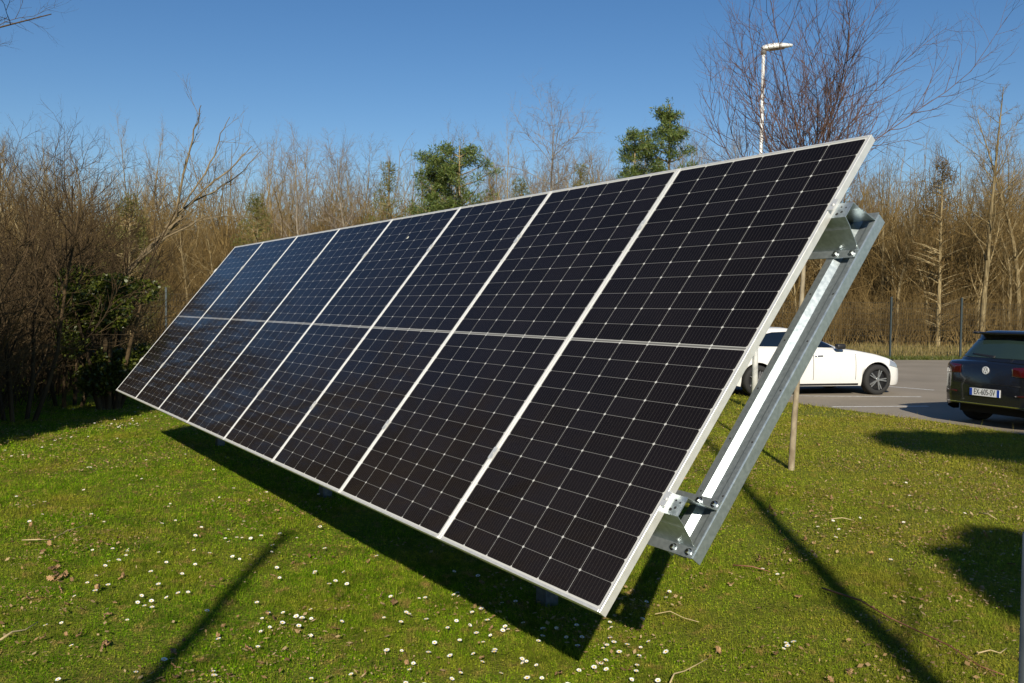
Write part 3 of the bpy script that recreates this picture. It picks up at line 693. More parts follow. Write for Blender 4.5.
leaf_bush('ivy_tree', (tx, ty, 0), C, Rr, 60000, 0.17, M_IVY, 35, 'ivy-clad tree behind the viewer casting rounded shadows on the right of the lawn', 'tree')
C = []; Rr = []
for i in range(60):
    C.append((rg.uniform(-2.7, 2.3), rg.uniform(-1.2, 1.2), rg.uniform(0.4, 4.5))); s = rg.uniform(0.5, 0.8); Rr.append((s, s, s))
leaf_bush('evergreen_bush', (-8.75, 6.4, 0), C, Rr, 46000, 0.16, M_IVY, 36, 'tall evergreen bush beyond the left border shading the thicket')

# ------------------------------------------------------------------ fence along the car park
M_FENCE = simple('fence_paint', (0.035, 0.05, 0.055), 0.5, 0.2)
FA, FB = Vector((-14.0, 28.8, 0)), Vector((25.0, 34.7, 0)); nbay = 14
fence = empty('mesh_fence', FA); tag(fence, 'dark green wire mesh fence on slim posts between the car park and the wood', 'fence')
fd = (FB - FA); bayL = fd.length / nbay; fdu = fd.normalized()
for k in range(nbay + 1):
    mb = MB(); p = fdu * bayL * k; mb.box((-0.03, -0.03, -0.2), (0.03, 0.03, 2.25), M=Matrix.Translation(p) @ Matrix.Rotation(math.atan2(fd.y, fd.x), 4, 'Z'))
    mb.box((-0.034, -0.034, 2.25), (0.034, 0.034, 2.27), M=Matrix.Translation(p) @ Matrix.Rotation(math.atan2(fd.y, fd.x), 4, 'Z')); mb.build('fence_post', M_FENCE, fence)
Vw = []; Fw = []
def wire(a, b, r):
    n = len(Vw); t = (b - a).normalized(); ref = Vector((0, 0, 1)) if abs(t.z) < 0.9 else Vector((1, 0, 0)); e = t.cross(ref).normalized(); g = t.cross(e)
    for q in (a, b):
        for th in (0, 2.094, 4.189): Vw.append(tuple(q + e * r * math.cos(th) + g * r * math.sin(th)))
    for j in range(3): Fw.append((n + j, n + (j + 1) % 3, n + 3 + (j + 1) % 3, n + 3 + j))
off = Vector((-fdu.y, fdu.x, 0)) * -0.035
z = 0.05
while z < 2.06: wire(off + Vector((0, 0, z)), off + fd + Vector((0, 0, z)), 0.003); z += 0.2
s = 0.05
while s < fd.length: wire(off * 1.15 + fdu * s + Vector((0, 0, 0.04)), off * 1.15 + fdu * s + Vector((0, 0, 2.06)), 0.0025); s += 0.1
np_mesh('wire_mesh', np.array(Vw), np.array(Fw), M_FENCE, fence)

# ------------------------------------------------------------------ lamp
M_LAMP = noisy('lamp_paint', (0.70, 0.70, 0.68), (0.78, 0.78, 0.76), 6, (0.35, 0.5), 0.2)
lamp = empty('street_lamp', (4.19, 15.5, 0)); tag(lamp, 'slim white street lamp with a flat head, rising behind the right end of the array', 'street lamp')
mb = MB(); mb.tube([(0, 0, 0), (0, 0, 1.0), (0.02, 0, 3.5), (0.035, 0, 6.18)], [0.058, 0.046, 0.035, 0.028], 16); mb.lathe([(0.11, 0.02), (0.11, 0.0)], 16); mb.build('pole', M_LAMP, lamp, True)
mb = MB(); HL = 0.52; prof = []
for i in range(11):
    t = i / 10; x = -0.03 + HL * t; wv = 0.085 * (math.sin(math.pi * min(1, (t * .8 + .2))) ** 0.5) if t < 1 else 0.012
    top = 0.032 + 0.034 * math.sin(math.pi * t ** .8) * .9 + 0.045 * t; bot = -0.035 + 0.075 * t
    prof.append([(x, -wv, bot), (x, -wv, (top+bot)/2), (x, -wv*.6, top), (x, wv*.6, top), (x, wv, (top+bot)/2), (x, wv, bot)])
vs = [q for pr in prof for q in pr]; fs = [(i*6+j, i*6+(j+1) % 6, (i+1)*6+(j+1) % 6, (i+1)*6+j) for i in range(10) for j in range(6)]
fs += [(0, 5, 4, 3, 2, 1), (60, 61, 62, 63, 64, 65)]
mb.add(vs, fs); mb.build('lamp_head', M_LAMP, lamp, True, (0.035, 0, 6.17))
mb = MB(); mb.tube([(0, 0, -0.10), (0, 0, 0.02)], [0.046, 0.046], 12); mb.build('lamp_joint', simple('lamp_joint_grey', (0.35, 0.35, 0.35), 0.4, .5), lamp, True, (0.035, 0, 6.17))
mb = MB(); mb.add([(0.1, -0.06, -0.026), (0.36, -0.05, 0.012), (0.36, 0.05, 0.012), (0.1, 0.06, -0.026)], [(0, 1, 2, 3), (3, 2, 1, 0)][:1]); mb.build('lamp_glass', simple('lamp_glass_grey', (0.25, 0.25, 0.25), 0.15), lamp, False, (0.035, 0, 6.162))

# ------------------------------------------------------------------ cars
def interp(tab, x):
    if x <= tab[0][0]: return tab[0][1]
    for (a, b), (c, d) in zip(tab, tab[1:]):
        if x <= c:
            t = (x - a) / (c - a); return b + (d - b) * t
    return tab[-1][1]
def smooth_tab(tab, n=3):
    xs = np.linspace(tab[0][0], tab[-1][0], 161); ys = np.array([interp(tab, x) for x in xs])
    for _ in range(n):
        ys[1:-1] = (ys[:-2] + 2 * ys[1:-1] + ys[2:]) / 4
    return list(zip(xs, ys))

M_TYRE = simple('tyre_rubber', (0.018, 0.018, 0.018), 0.85)
M_RIMD = simple('rim_dark', (0.03, 0.03, 0.032), 0.35, 0.6)
M_RIMS = simple('rim_silver', (0.6, 0.6, 0.6), 0.3, 0.9)
M_GLASS = simple('car_glass', (0.006, 0.010, 0.016), 0.03, 0.0, 0.9)
M_BLACKTRIM = simple('black_trim', (0.012, 0.012, 0.013), 0.5)
M_UNDER = simple('underbody', (0.008, 0.008, 0.008), 0.9)
M_CHROME = simple('chrome', (0.75, 0.75, 0.75), 0.12, 1.0)

class Car:
    def __init__(s, name, loc, heading, label, zt, zb, hw, x0, x1, arches, Rw, gh, paint):
        s.root = empty(name, loc, (0, 0, heading)); tag(s.root, label, 'car'); s.hw = hw
        zt = smooth_tab(zt, 4); hw = smooth_tab(hw, 3)
        xs = list(np.linspace(x0, x1, 70))
        for a in arches: xs += [a + (Rw + .055) * math.cos(t) for t in np.linspace(0, math.pi, 17)] + [a + (Rw + .056), a - (Rw + .056)]
        xs += [x0 + .01, x0 + .03, x0 + .06, x1 - .01, x1 - .03, x1 - .06]; xs = sorted(set(round(x, 4) for x in xs)); NS = 9; NT = 6
        sec = [(0, .955), (.12, .985), (.3, 1.0), (.55, 1.0), (.72, .99), (.85, .975), (.93, .955), (.98, .925), (1.0, .88)]
        rings = []
        for x in xs:
            b = interp(zb, x)
            for a in arches:
                dx = x - a
                if abs(dx) < Rw + .055: b = max(b, Rw + math.sqrt(max(0, (Rw + .055) ** 2 - dx * dx)))
            t = interp(zt, x); h = interp(hw, x); ring = []
            zref0 = interp(zb, x)
            for (q, m) in sec:
                z = max(b, zref0 + (t - zref0) * q) if q < 1 else t
                ring.append((x, -h * m, z))
            for k in range(1, NT):
                y = -h * .88 * (1 - k / NT); ring.append((x, y, t + 0.035 * (1 - (1 - k / NT) ** 2)))
            ring.append((x, 0, t + 0.035)); ring += [(x, -y, z) for (x, y, z) in ring[-2::-1]]; rings.append(ring)
        K = len(rings[0]); mb = MB(); vs = [p for r in rings for p in r]
        fs = [(i*K+j, (i+1)*K+j, (i+1)*K+j+1, i*K+j+1) for i in range(len(rings)-1) for j in range(K-1)]
        fs.append(tuple(range(K))); fs.append(tuple(range((len(rings)-1)*K + K - 1, (len(rings)-1)*K - 1, -1)))
        mb.add(vs, fs)
        # greenhouse: stacked plan outlines from the belt line to the roof
        levels = gh['levels']; NQ = 48; loops = []
        for (z, xr, xf, yw, cr) in levels:
            lp = []
            for k in range(NQ):
                th = 2 * math.pi * k / NQ + 0.001; c_, s_ = math.cos(th), math.sin(th); e = 0.32
                X = abs(c_) ** e * (1 if c_ > 0 else -1); Y = abs(s_) ** e * (1 if s_ > 0 else -1)
                x = (xf + xr) / 2 + X * (xf - xr) / 2; y = Y * yw
                if X > 0: x -= cr * (y / yw) ** 2 * X
                else: x += cr * 0.6 * (y / yw) ** 2 * -X
                lp.append((x, y, z))
            loops.append(lp)
        vs = [p for l in loops for p in l]; fs = [(i*NQ+j, i*NQ+(j+1) % NQ, (i+1)*NQ+(j+1) % NQ, (i+1)*NQ+j) for i in range(len(loops)-1) for j in range(NQ)]
        fs.append(tuple(range((len(loops)-1)*NQ, len(loops)*NQ))); mb.add(vs, fs)
        s.paint = paint; s.body = mb.build('body', paint, s.root, True)
        s.bvh = BVHTree.FromPolygons([Vector(v) for v in mb.v], mb.f)
        ub = MB(); ub.box((x0 + .25, -interp(hw, (x0+x1)/2) * .74, .19), (x1 - .25, interp(hw, (x0+x1)/2) * .74, .72)); ub.build('underbody', M_UNDER, s.root)
    def patch(s, name, poly, axis, mat, off=0.004, sub=3, parent=None, side=1, thick=0.0):
        """outline laid on the body: axis 'y' = seen from the side (x,z), 'x' = seen from the rear (y,z)"""
        bm = bmesh.new(); vs = []
        for (a, z) in poly: vs.append(bm.verts.new((a, 0, z)))
        bm.faces.new(vs); bmesh.ops.triangulate(bm, faces=bm.faces[:])
        for _ in range(sub): bmesh.ops.subdivide_edges(bm, edges=bm.edges[:], cuts=1, use_grid_fill=True)
        miss = []
        for v in bm.verts:
            a, z = v.co.x, v.co.z
            if axis == 'y': o, d = Vector((a, -side * 3, z)), Vector((0, side, 0))
            elif axis == 'x': o, d = Vector((-9, a, z)), Vector((1, 0, 0))
            hit = s.bvh.ray_cast(o, d)
            if hit[0]: v.co = hit[0] - d * off
            else: miss.append(v)
        if miss: bmesh.ops.delete(bm, geom=miss, context='VERTS')
        me = bpy.data.meshes.new(name); bm.to_mesh(me); bm.free(); me.materials.append(mat)
        me.polygons.foreach_set('use_smooth', [True] * len(me.polygons))
        ob = bpy.data.objects.new(name, me); COL.objects.link(ob); ob.parent = parent or s.root
        md = ob.modifiers.new('thickness', 'SOLIDIFY'); md.thickness = 0.003; md.offset = 0
        return ob
    def wheel(s, x, y, r, side, spokes=5):
        w = empty('wheel', (x, y, r), parent=s.root); M = Matrix.Rotation(R(90) * side, 4, 'X')
        mb = MB(); wd2 = 0.11
        mb.lathe([(r*.68, wd2-.01), (r*.72, wd2), (r*.92, wd2), (r*.985, wd2-.025), (r, wd2-.05), (r, -wd2+.05), (r*.985, -wd2+.025), (r*.92, -wd2), (r*.68, -wd2)], 40, M=M); mb.build('tyre', M_TYRE, w, True)
        mb = MB(); mb.lathe([(0, wd2-.055), (r*.6, wd2-.06), (r*.66, wd2-.02), (r*.69, wd2-.004), (r*.70, wd2-.012)], 40, 0, M)
        for k in range(spokes):
            for dd in (-.13, .13):
                th = 2*math.pi*k/spokes + dd; c = Matrix.Rotation(th, 4, 'Z')
                mb.box((r*.08, -.011, wd2-.05), (r*.66, .011, wd2-.014), 1, M @ c)
        mb.lathe([(0, wd2-.008), (r*.13, wd2-.01), (r*.14, wd2-.05)], 20, 1, M)
        mb.build('rim', [M_RIMD, M_RIMS], w)

# white saloon coupe: x = 0 at the front axle, nose towards +x
M_WHITE = noisy('white_paint', (0.69, 0.685, 0.66), (0.73, 0.725, 0.70), 1.3, (0.25, 0.3)); M_WHITE.node_tree.nodes['Principled BSDF'].inputs['Coat Weight'].default_value = 0.6
aud = R(14); fx, fy = 7.54, 18.6
rw = 0.312
org = Vector((fx, fy, 0)) + Vector((-math.sin(aud), math.cos(aud), 0)) * 0.86
cA = Car('parked_car', (org.x, org.y, 0.004), aud, 'white coupe parked behind the right end of the array, side to the camera',
    [(-3.68, .80), (-3.55, .93), (-3.2, .985), (-2.4, .975), (-1.4, .955), (-.8, .945), (-.45, .91), (0, .835), (.35, .745), (.6, .64), (.72, .54), (.78, .46)],
    [(-3.68, .42), (-3.4, .28), (-3.1, .2), (.45, .19), (.65, .2), (.78, .26)],
    [(-3.68, .62), (-3.6, .76), (-3.4, .86), (-3.0, .91), (-2.0, .915), (-.8, .905), (0, .90), (.3, .87), (.55, .78), (.7, .64), (.78, .46)],
    -3.68, .78, [0, -2.72], rw,
    dict(levels=[(.90, -3.42, -.42, .80, .20), (.97, -3.36, -.62, .785, .20), (1.05, -3.22, -.84, .75, .18), (1.15, -3.02, -1.10, .70, .16), (1.25, -2.80, -1.38, .645, .14), (1.32, -2.6, -1.60, .60, .12), (1.352, -2.45, -1.75, .56, .1), (1.372, -2.25, -1.9, .42, .06), (1.378, -2.1, -2.0, .2, .02)]), M_WHITE)
for sd_ in (1, -1):
    wf = cA.patch('window', [(-1.93, .985), (-.90, .965), (-1.12, 1.10), (-1.38, 1.225), (-1.55, 1.275), (-1.90, 1.29)], 'y', M_GLASS, .003, 4, side=sd_)
    cA.patch('window', [(-2.98, 1.00), (-1.98, .985), (-1.95, 1.29), (-2.3, 1.275), (-2.6, 1.21), (-2.85, 1.11)], 'y', M_GLASS, .003, 4, side=sd_)
    for a in (0, -2.72): cA.wheel(a, -sd_ * .815, rw, 1 if sd_ > 0 else -1)
    dl = MB()
    for xx in (-1.50, -.52): cA.patch('door_gap', [(xx, .32), (xx + .009, .32), (xx + .009, .92), (xx, .92)], 'y', M_BLACKTRIM, .002, 3, side=sd_)
    cA.patch('door_handle', [(-1.46, .79), (-1.28, .795), (-1.28, .82), (-1.46, .815)], 'y', M_CHROME, .012, 1, side=sd_)
    cA.patch('sill_trim', [(-2.28, .205), (-.44, .205), (-.44, .245), (-2.28, .245)], 'y', M_BLACKTRIM, .004, 3, side=sd_)
    cA.patch('headlight', [(.30, .60), (.66, .53), (.64, .60), (.34, .71)], 'y', simple('lamp_clear', (.45, .47, .5), .08, .5), .004, 3, side=sd_)
    mb = MB(); mb.box((-.10, -.06, -.055), (.10, .06, .055)); mo = mb.build('mirror', [M_BLACKTRIM], cA.root, True, (-.92, -sd_ * .95, 1.0)); b_ = mo.modifiers.new('bevel', 'BEVEL'); b_.width = .035; b_.segments = 3
    mb = MB(); mb.tube([(-.88, -sd_ * .80, .95), (-.92, -sd_ * .93, .97)], .018, 8); mb.build('mirror_arm', M_BLACKTRIM, mo, True).matrix_parent_inverse = Matrix.Translation((.92, sd_ * .95, -1.0))

# dark hatchback: x = 0 at the tail, nose towards +x
M_NAVY = simple('navy_paint', (0.010, 0.0115, 0.017), 0.22, 0.3, 0.5, 0.9)
gol = R(22)
C0 = Vector((7.06, 13.4, 0)); fwd = Vector((math.cos(gol), math.sin(gol), 0))
cG = Car('parked_car', (C0.x, C0.y, 0.004), gol, 'dark navy hatchback at the right border, rear end to the camera',
    [(0, .90), (.05, .965), (.2, .985), (1.5, .97), (2.9, .95), (3.4, .90), (3.9, .80), (4.12, .66), (4.22, .55)],
    [(0, .33), (.1, .27), (.3, .2), (3.9, .19), (4.22, .28)],
    [(0, .60), (.02, .70), (.06, .78), (.14, .835), (.3, .875), (.7, .895), (2.5, .895), (3.5, .87), (3.9, .80), (4.1, .66), (4.22, .45)],
    0, 4.22, [.80, 3.43], .315,
    dict(levels=[(.94, .06, 3.30, .80, .12), (1.0, .10, 3.12, .79, .12), (1.1, .19, 2.85, .75, .12), (1.22, .30, 2.55, .70, .11), (1.32, .39, 2.30, .655, .1), (1.385, .40, 2.1, .62, .08), (1.42, .42, 2.0, .58, .06), (1.448, .55, 1.8, .42, .04), (1.455, .8, 1.6, .2, 0)]), M_NAVY)
M_RGLASS = simple('rear_glass', (0.02, 0.035, 0.03), 0.03, 0.0, 0.9)
cG.patch('window', [(-.66, 1.04), (.66, 1.04), (.60, 1.18), (.54, 1.31), (-.54, 1.31), (-.60, 1.18)], 'x', M_RGLASS, .004, 4); cG.root.children[-1].name = 'rear_window'
M_RED = simple('tail_lamp_red', (0.05, 0.003, 0.005), 0.15, 0.0, 0.6, 0.8)
for sgn in (-1, 1):
    tl = cG.patch('tail_lamp', [(sgn * .44, .80), (sgn * .80, .78), (sgn * .83, .90), (sgn * .78, .945), (sgn * .44, .925)], 'x', M_RED, .007, 4)
    cG.patch('reflector', [(sgn * .50, .505), (sgn * .72, .515), (sgn * .72, .535), (sgn * .50, .525)], 'x', M_RED, .006, 2)
cG.patch('bumper_trim', [(-.80, .345), (.80, .345), (.80, .36), (-.80, .36)], 'x', M_CHROME, .007, 4)
cG.patch('diffuser', [(-.76, .335), (.76, .335), (.70, .275), (-.70, .275)], 'x', M_BLACKTRIM, .006, 3)
cG.patch('hatch_gap', [(-.58, .655), (.58, .655), (.58, .662), (-.58, .662)], 'x', M_BLACKTRIM, .003, 3)
wiper = cG.patch('wiper', [(-.03, 1.045), (.40, 1.085), (.40, 1.10), (-.03, 1.075)], 'x', M_BLACKTRIM, .015, 3)
sp = MB(); sp.box((.31, -.52, 1.39), (.62, .52, 1.425)); so_ = sp.build('spoiler', M_NAVY, cG.root); b_ = so_.modifiers.new('bevel', 'BEVEL'); b_.width = .015; b_.segments = 2
# plate, emblem
PX = -0.012
hitx = cG.bvh.ray_cast(Vector((-9, 0, .53)), Vector((1, 0, 0)))[0].x
pm = MB(); pm.box((hitx - .02, -.26, .475), (hitx - .004, .26, .585)); plate = pm.build('number_plate', simple('plate_white', (.72, .73, .74), .35), cG.root)
M_BLUE = simple('plate_blue', (.01, .05, .35), .35)
for y0, y1 in ((-.258, -.213), (.213, .258)):
    b3 = MB(); b3.box((hitx - .0215, y0, .477), (hitx - .0202, y1, .583)); b3.build('plate_band', M_BLUE, plate)
def text_mesh(txt, size):
    cu = bpy.data.curves.new('plate_text', 'FONT'); cu.body = txt; cu.size = size; cu.align_x = 'CENTER'; cu.align_y = 'CENTER'; cu.extrude = 0.0006
    to = bpy.data.objects.new('tmp', cu); COL.objects.link(to); dg = bpy.context.evaluated_depsgraph_get(); me = bpy.data.meshes.new_from_object(to.evaluated_get(dg))
    bpy.data.objects.remove(to); return me
me = text_mesh('EX-605-SV', 0.105); me.materials.clear(); me.materials.append(simple('plate_ink', (.01, .01, .012), .5))
to = bpy.data.objects.new('plate_number', me); COL.objects.link(to); to.parent = plate
to.matrix_local = Matrix.Translation((hitx - .0215, 0, .53)) @ Matrix(((0, 0, -1, 0), (-1, 0, 0, 0), (0, 1, 0, 0), (0, 0, 0, 1))) @ Matrix.Diagonal((.80, 1.15, 1, 1))
ex = cG.bvh.ray_cast(Vector((-9, 0, .86)), Vector((1, 0, 0)))[0].x - .006
em = MB()
def ringpts(r0, r1, k=28):
    vs = []; fs = []
    for j in range(k):
        th = 2*math.pi*j/k
        for r, xo in ((r0, -.006), (r1, -.006), (r1, .004)): vs.append((ex + xo, r*math.cos(th), .86 + r*math.sin(th)))
    for j in range(k):
        j2 = (j+1) % k; fs += [(j*3, j*3+1, j2*3+1, j2*3), (j*3+1, j*3+2, j2*3+2, j2*3+1)]
    em.add(vs, fs)
ringpts(.044, .057)
def stroke(a, b, w=.0075):
    a = Vector(a); b = Vector(b); d = (b - a).normalized(); n = Vector((-d.y, d.x)) * w / 2
    q = [a - n, b - n, b + n, a + n]; em.add([(ex + xo, -p.x, .86 + p.y) for xo in (-.006, .004) for p in q], [(0, 1, 2, 3), (0, 4, 5, 1), (1, 5, 6, 2), (2, 6, 7, 3), (3, 7, 4, 0)])
for a, b in (((-.018, .042), (0, .005)), ((0, .005), (.018, .042)), ((-.038, .024), (-.018, -.038)), ((-.018, -.038), (0, .0)), ((0, .0), (.018, -.038)), ((.018, -.038), (.038, .024))): stroke(a, b)
em.build('emblem', simple('emblem_silver', (.75, .77, .8), .4, .2), cG.root)
for sd_ in (1, -1):
    for a in (.80, 3.43): cG.wheel(a, -sd_ * .79, .315, 1 if sd_ > 0 else -1)
    cG.patch('window', [(.46, 1.05), (1.30, 1.02), (1.30, 1.34), (.85, 1.33), (.60, 1.25)], 'y', M_GLASS, .004, 4, side=sd_)
    cG.patch('window', [(1.38, 1.02), (2.75, 1.0), (2.25, 1.28), (2.05, 1.34), (1.38, 1.345)], 'y', M_GLASS, .004, 4, side=sd_)

# ------------------------------------------------------------------ grey post at the right border
mb = MB(); mb.tube([(0, 0, 0), (-0.004, 0, 1.35)], 0.022, 16)
o = mb.build('metal_post', noisy('post_grey', (.10, .115, .115), (.16, .175, .17), 8, (.4, .6), .4), None, True, (0.889, 1.5, 0)); tag(o, 'short grey metal post standing close by, cut by the right border', 'post')

# ------------------------------------------------------------------ grass
def in_lot(x, y):
    inside = np.zeros(len(x), bool); n = len(LOT); j = n - 1
    for i in range(n):
        xi, yi = LOT[i]; xj, yj = LOT[j]
        cnd = ((yi > y) != (yj > y)) & (x < (xj - xi) * (y - yi) / (yj - yi + 1e-12) + xi); inside ^= cnd; j = i
    return inside
rg = np.random.default_rng(77)
def grass_band(y0, y1, dens, hgt, wid, leaf_dens, sp=0.66):
    """short blades (triangles) and small round leaves (quads) over one belt of the lawn"""
    wy = lambda q: sp * q + 1.9
    area = 2 * (sp * (y1**2 - y0**2) / 2 + 1.9 * (y1 - y0)); out_ = []
    for kind, dn in (('blade', dens), ('leaf', leaf_dens)):
        n = int(area * dn); y = rg.uniform(y0, y1, n * 2); y = y[rg.uniform(0, wy(y1), n * 2) < wy(y)][:n]; x = rg.uniform(-1, 1, len(y)) * wy(y)
        k = ~in_lot(x + rg.normal(0, .05, n), y); x, y = x[k], y[k]; n = len(x)
        cl = np.tanh(np.sin(x*1.7 + 1.3*np.sin(y*1.1)) * np.cos(y*1.9 + np.sin(x*2.3)) + .8*np.sin(x*7 + 2*np.sin(y*5)) * np.cos(y*8.3 + np.sin(x*6)) + rg.normal(0, .35, n))
        k = rg.uniform(0, 1, n) < 0.78 + 0.22 * cl; x, y, cl = x[k], y[k], cl[k]; n = len(x)
        a = rg.uniform(0, 2*np.pi, n); h = hgt * rg.lognormal(0, .45, n) * (1 + .45 * cl); tilt = rg.uniform(0.35, 1.4, n); w = wid * rg.uniform(.7, 1.4, n); ca, sa = np.cos(a), np.sin(a)
        base = np.stack([x, y, np.zeros(n)], 1); out = np.stack([ca, sa, np.zeros(n)], 1); sd = np.stack([-sa, ca, np.zeros(n)], 1); up = np.array([0, 0, 1.0])
        if kind == 'blade':
            tip = base + out * (h*np.sin(tilt))[:, None] + up * (h*np.cos(tilt))[:, None]
            out_.append(np.stack([base - sd*w[:, None]*.5, base + sd*w[:, None]*.5, tip], 1).reshape(-1, 3))
        else:
            lc = base + up * (h*rg.uniform(.1, .5, n))[:, None]; q = (wid*2.0*rg.uniform(.6, 1.5, n))[:, None]
            nn = unit3(np.stack([rg.normal(0, .45, n), -.42 + rg.normal(0, .45, n), np.ones(n)], 1))      # leaves tipped sunward on purpose, so the lawn catches more light
            ax = unit3(out - nn * (out*nn).sum(1, keepdims=True)); sd = np.cross(nn, ax)
            out_.append(np.stack([lc - ax*q, lc + sd*q*.85, lc + ax*q, lc - sd*q*.85], 1).reshape(-1, 3))
    return out_
bands = [grass_band(2.7, 6.0, 24000, .024, .0020, 5200), grass_band(6.0, 9.5, 11000, .027, .0029, 2100), grass_band(9.5, 14.5, 4200, .031, .0047, 700), grass_band(14.5, 27, 900, .036, .010, 60, .55)]
M_GRASS = leafy('grass_blades', [(0.02, 0.06, 0.001), (0.068, 0.17, 0.002), (0.15, 0.32, 0.004), (0.25, 0.42, 0.007), (0.45, 0.50, 0.045)], 0.34, 0.9, spec=0.03,
    patch_cols=[(0.55, 0.42, 0.68, (0.09, 0.20, 0.006), 0.6), (1.1, 0.48, 0.70, (0.40, 0.31, 0.04), 0.6), (3.6, 0.50, 0.64, (0.045, 0.10, 0.004), 0.62), (13.0, 0.52, 0.64, (0.06, 0.11, 0.004), 0.6), (21.0, 0.55, 0.66, (0.46, 0.42, 0.06), 0.6), (9.0, 0.56, 0.68, (0.44, 0.27, 0.10), 0.75)], dry=((0.40, 0.31, 0.055), -1.0, 6.0, 0.55))
GV = np.concatenate([q[0] for q in bands]); g = np_mesh('lawn_grass', GV, np.arange(len(GV)).reshape(-1, 3), M_GRASS); tag(g, 'short fine grass of the lawn', 'grass', kind='stuff')
GV = np.concatenate([q[1] for q in bands]); g = np_mesh('lawn_clover', GV, np.arange(len(GV)).reshape(-1, 4), M_GRASS); tag(g, 'small round leaves of clover and daisy plants in the lawn', 'clover', kind='stuff')
n = 130000; y = np.sqrt(rg.uniform(3.3**2, 15**2, n)); x = rg.uniform(-.62, .62, n) * y
nz_ = np.sin(x*2.1 + 1.7*np.sin(y*1.6)) * np.cos(y*2.4 + 1.2*np.sin(x*1.9)) + .6*np.sin(x*5.2 + y*3.1) * np.cos(y*6.3 - x*2.2) + np.where(x > .5, .25, -.1) + rg.normal(0, .4, n)
k = (nz_ > .25) & ~in_lot(x, y); x, y = x[k], y[k]; n = len(x); a = rg.uniform(0, 6.28, n); L_ = np.minimum(rg.lognormal(np.log(.0078), .5, n), .018); W_ = L_ * rg.uniform(.12, .8, n)
ax = np.stack([np.cos(a), np.sin(a), rg.normal(0, .3, n)], 1); sd = np.stack([-np.sin(a), np.cos(a), rg.normal(0, .3, n)], 1); c = np.stack([x, y, rg.uniform(.016, .040, n)], 1); L_ = L_[:, None]; W_ = W_[:, None]
GV = np.stack([c - ax*L_, c + sd*W_, c + ax*L_, c - sd*W_], 1).reshape(-1, 3)
g = np_mesh('lawn_litter', GV, np.arange(len(GV)).reshape(-1, 4), leafy('litter_bits', [(.16, .09, .04), (.34, .22, .10), (.48, .36, .20)], .1, .8, spec=.15)); tag(g, 'small dry brown bits strewn through the lawn', 'litter', kind='stuff')
# taller pale grass strip along the fence
n = 26000; x = rg.uniform(-22, 34, n); y = 28.8 + (x + 14) / 39 * 5.9 + rg.uniform(0.1, 8.5, n) ** 1.0; a = rg.uniform(0, 6.28, n)
h = rg.uniform(.12, .42, n); base = np.stack([x, y, np.zeros(n)], 1); sd_ = np.stack([np.cos(a), np.sin(a), 0*a], 1); w_ = rg.uniform(.012, .03, n)[:, None]
tip = base + np.stack([rg.normal(0, .12, n), rg.normal(0, .12, n), h], 1)
GV = np.stack([base - sd_*w_, base + sd_*w_, tip], 1).reshape(-1, 3)
M_STRAW = leafy('straw_grass', [(0.14, 0.13, 0.035), (0.27, 0.21, 0.08), (0.34, 0.27, 0.12)], 0.3, 0.7, spec=0.15)
g = np_mesh('verge_grass', GV, np.arange(len(GV)).reshape(-1, 3), M_STRAW); tag(g, 'strip of long straw-coloured grass along the fence', 'grass', kind='stuff')
n = 16000; x = rg.uniform(2, 30, n); y = 28.8 + (x + 14) / 39 * 5.9 + rg.uniform(-0.75, 0.5, n); a = rg.uniform(0, 6.28, n); h = rg.uniform(.05, .16, n)
base = np.stack([x, y, np.zeros(n)], 1); sd_ = np.stack([np.cos(a), np.sin(a), 0*a], 1); w_ = rg.uniform(.008, .02, n)[:, None]; tip = base + np.stack([rg.normal(0, .05, n), rg.normal(0, .05, n), h], 1)
GV = np.stack([base - sd_*w_, base + sd_*w_, tip], 1).reshape(-1, 3)
g = np_mesh('verge_turf', GV, np.arange(len(GV)).reshape(-1, 3), leafy('verge_green', [(0.06, 0.09, 0.012), (0.10, 0.12, 0.02), (0.15, 0.14, 0.04)], .3)); tag(g, 'green turf at the foot of the fence', 'grass', kind='stuff')

# ------------------------------------------------------------------ daisies, dead leaves, stalks
M_PETAL = simple('daisy_white', (.80, .80, .77), .6); M_EYE = simple('daisy_yellow', (.65, .42, .03), .6); M_STEM = simple('daisy_stem', (.08, .12, .02), .6)
dz = empty('daisy'); mb = MB(); rr = random.Random(3)
for k in range(15):
    a = 2*math.pi*k/15 + rr.uniform(-.06, .06); c, s = math.cos(a), math.sin(a); L0 = .0125 * rr.uniform(.88, 1.1); t = .0026
    mb.add([(c*.002 - s*t*.5, s*.002 + c*t*.5, .0), (c*L0*.7 - s*t, s*L0*.7 + c*t, .0022), (c*L0, s*L0, .0028), (c*L0*.7 + s*t, s*L0*.7 - c*t, .0022), (c*.002 + s*t*.5, s*.002 - c*t*.5, 0)], [(0, 1, 2, 3, 4)])
fl = mb.build('petals', M_PETAL, dz, False, (0, 0, .045)); mb = MB(); mb.lathe([(.0, .0042), (.002, .004), (.004, .0028), (.0046, .0008)], 10); mb.build('flower_centre', M_EYE, dz, True, (0, 0, .045))
mb = MB(); mb.tube([(0, 0, 0), (.002, 0, .02), (0, 0, .045)], .0008, 5); mb.build('stem', M_STEM, dz)
def pts(x0, y0, s, lst): return [(x0 + a / s, y0 + b / s) for a, b in lst]
DP = pts(0, 460, 3.065, [(275,18),(50,110),(52,135),(105,138),(125,163),(137,125),(260,90),(317,187),(522,130),(537,181),(385,288),(358,303),(336,308),(317,320),(345,268),(288,348),(307,378),(293,393),(333,381),(465,338),(508,307),(488,376),(429,407),(421,425),(446,441),(462,424),(556,342),(551,402),(574,398),(597,314),(600,275),(280,165)])
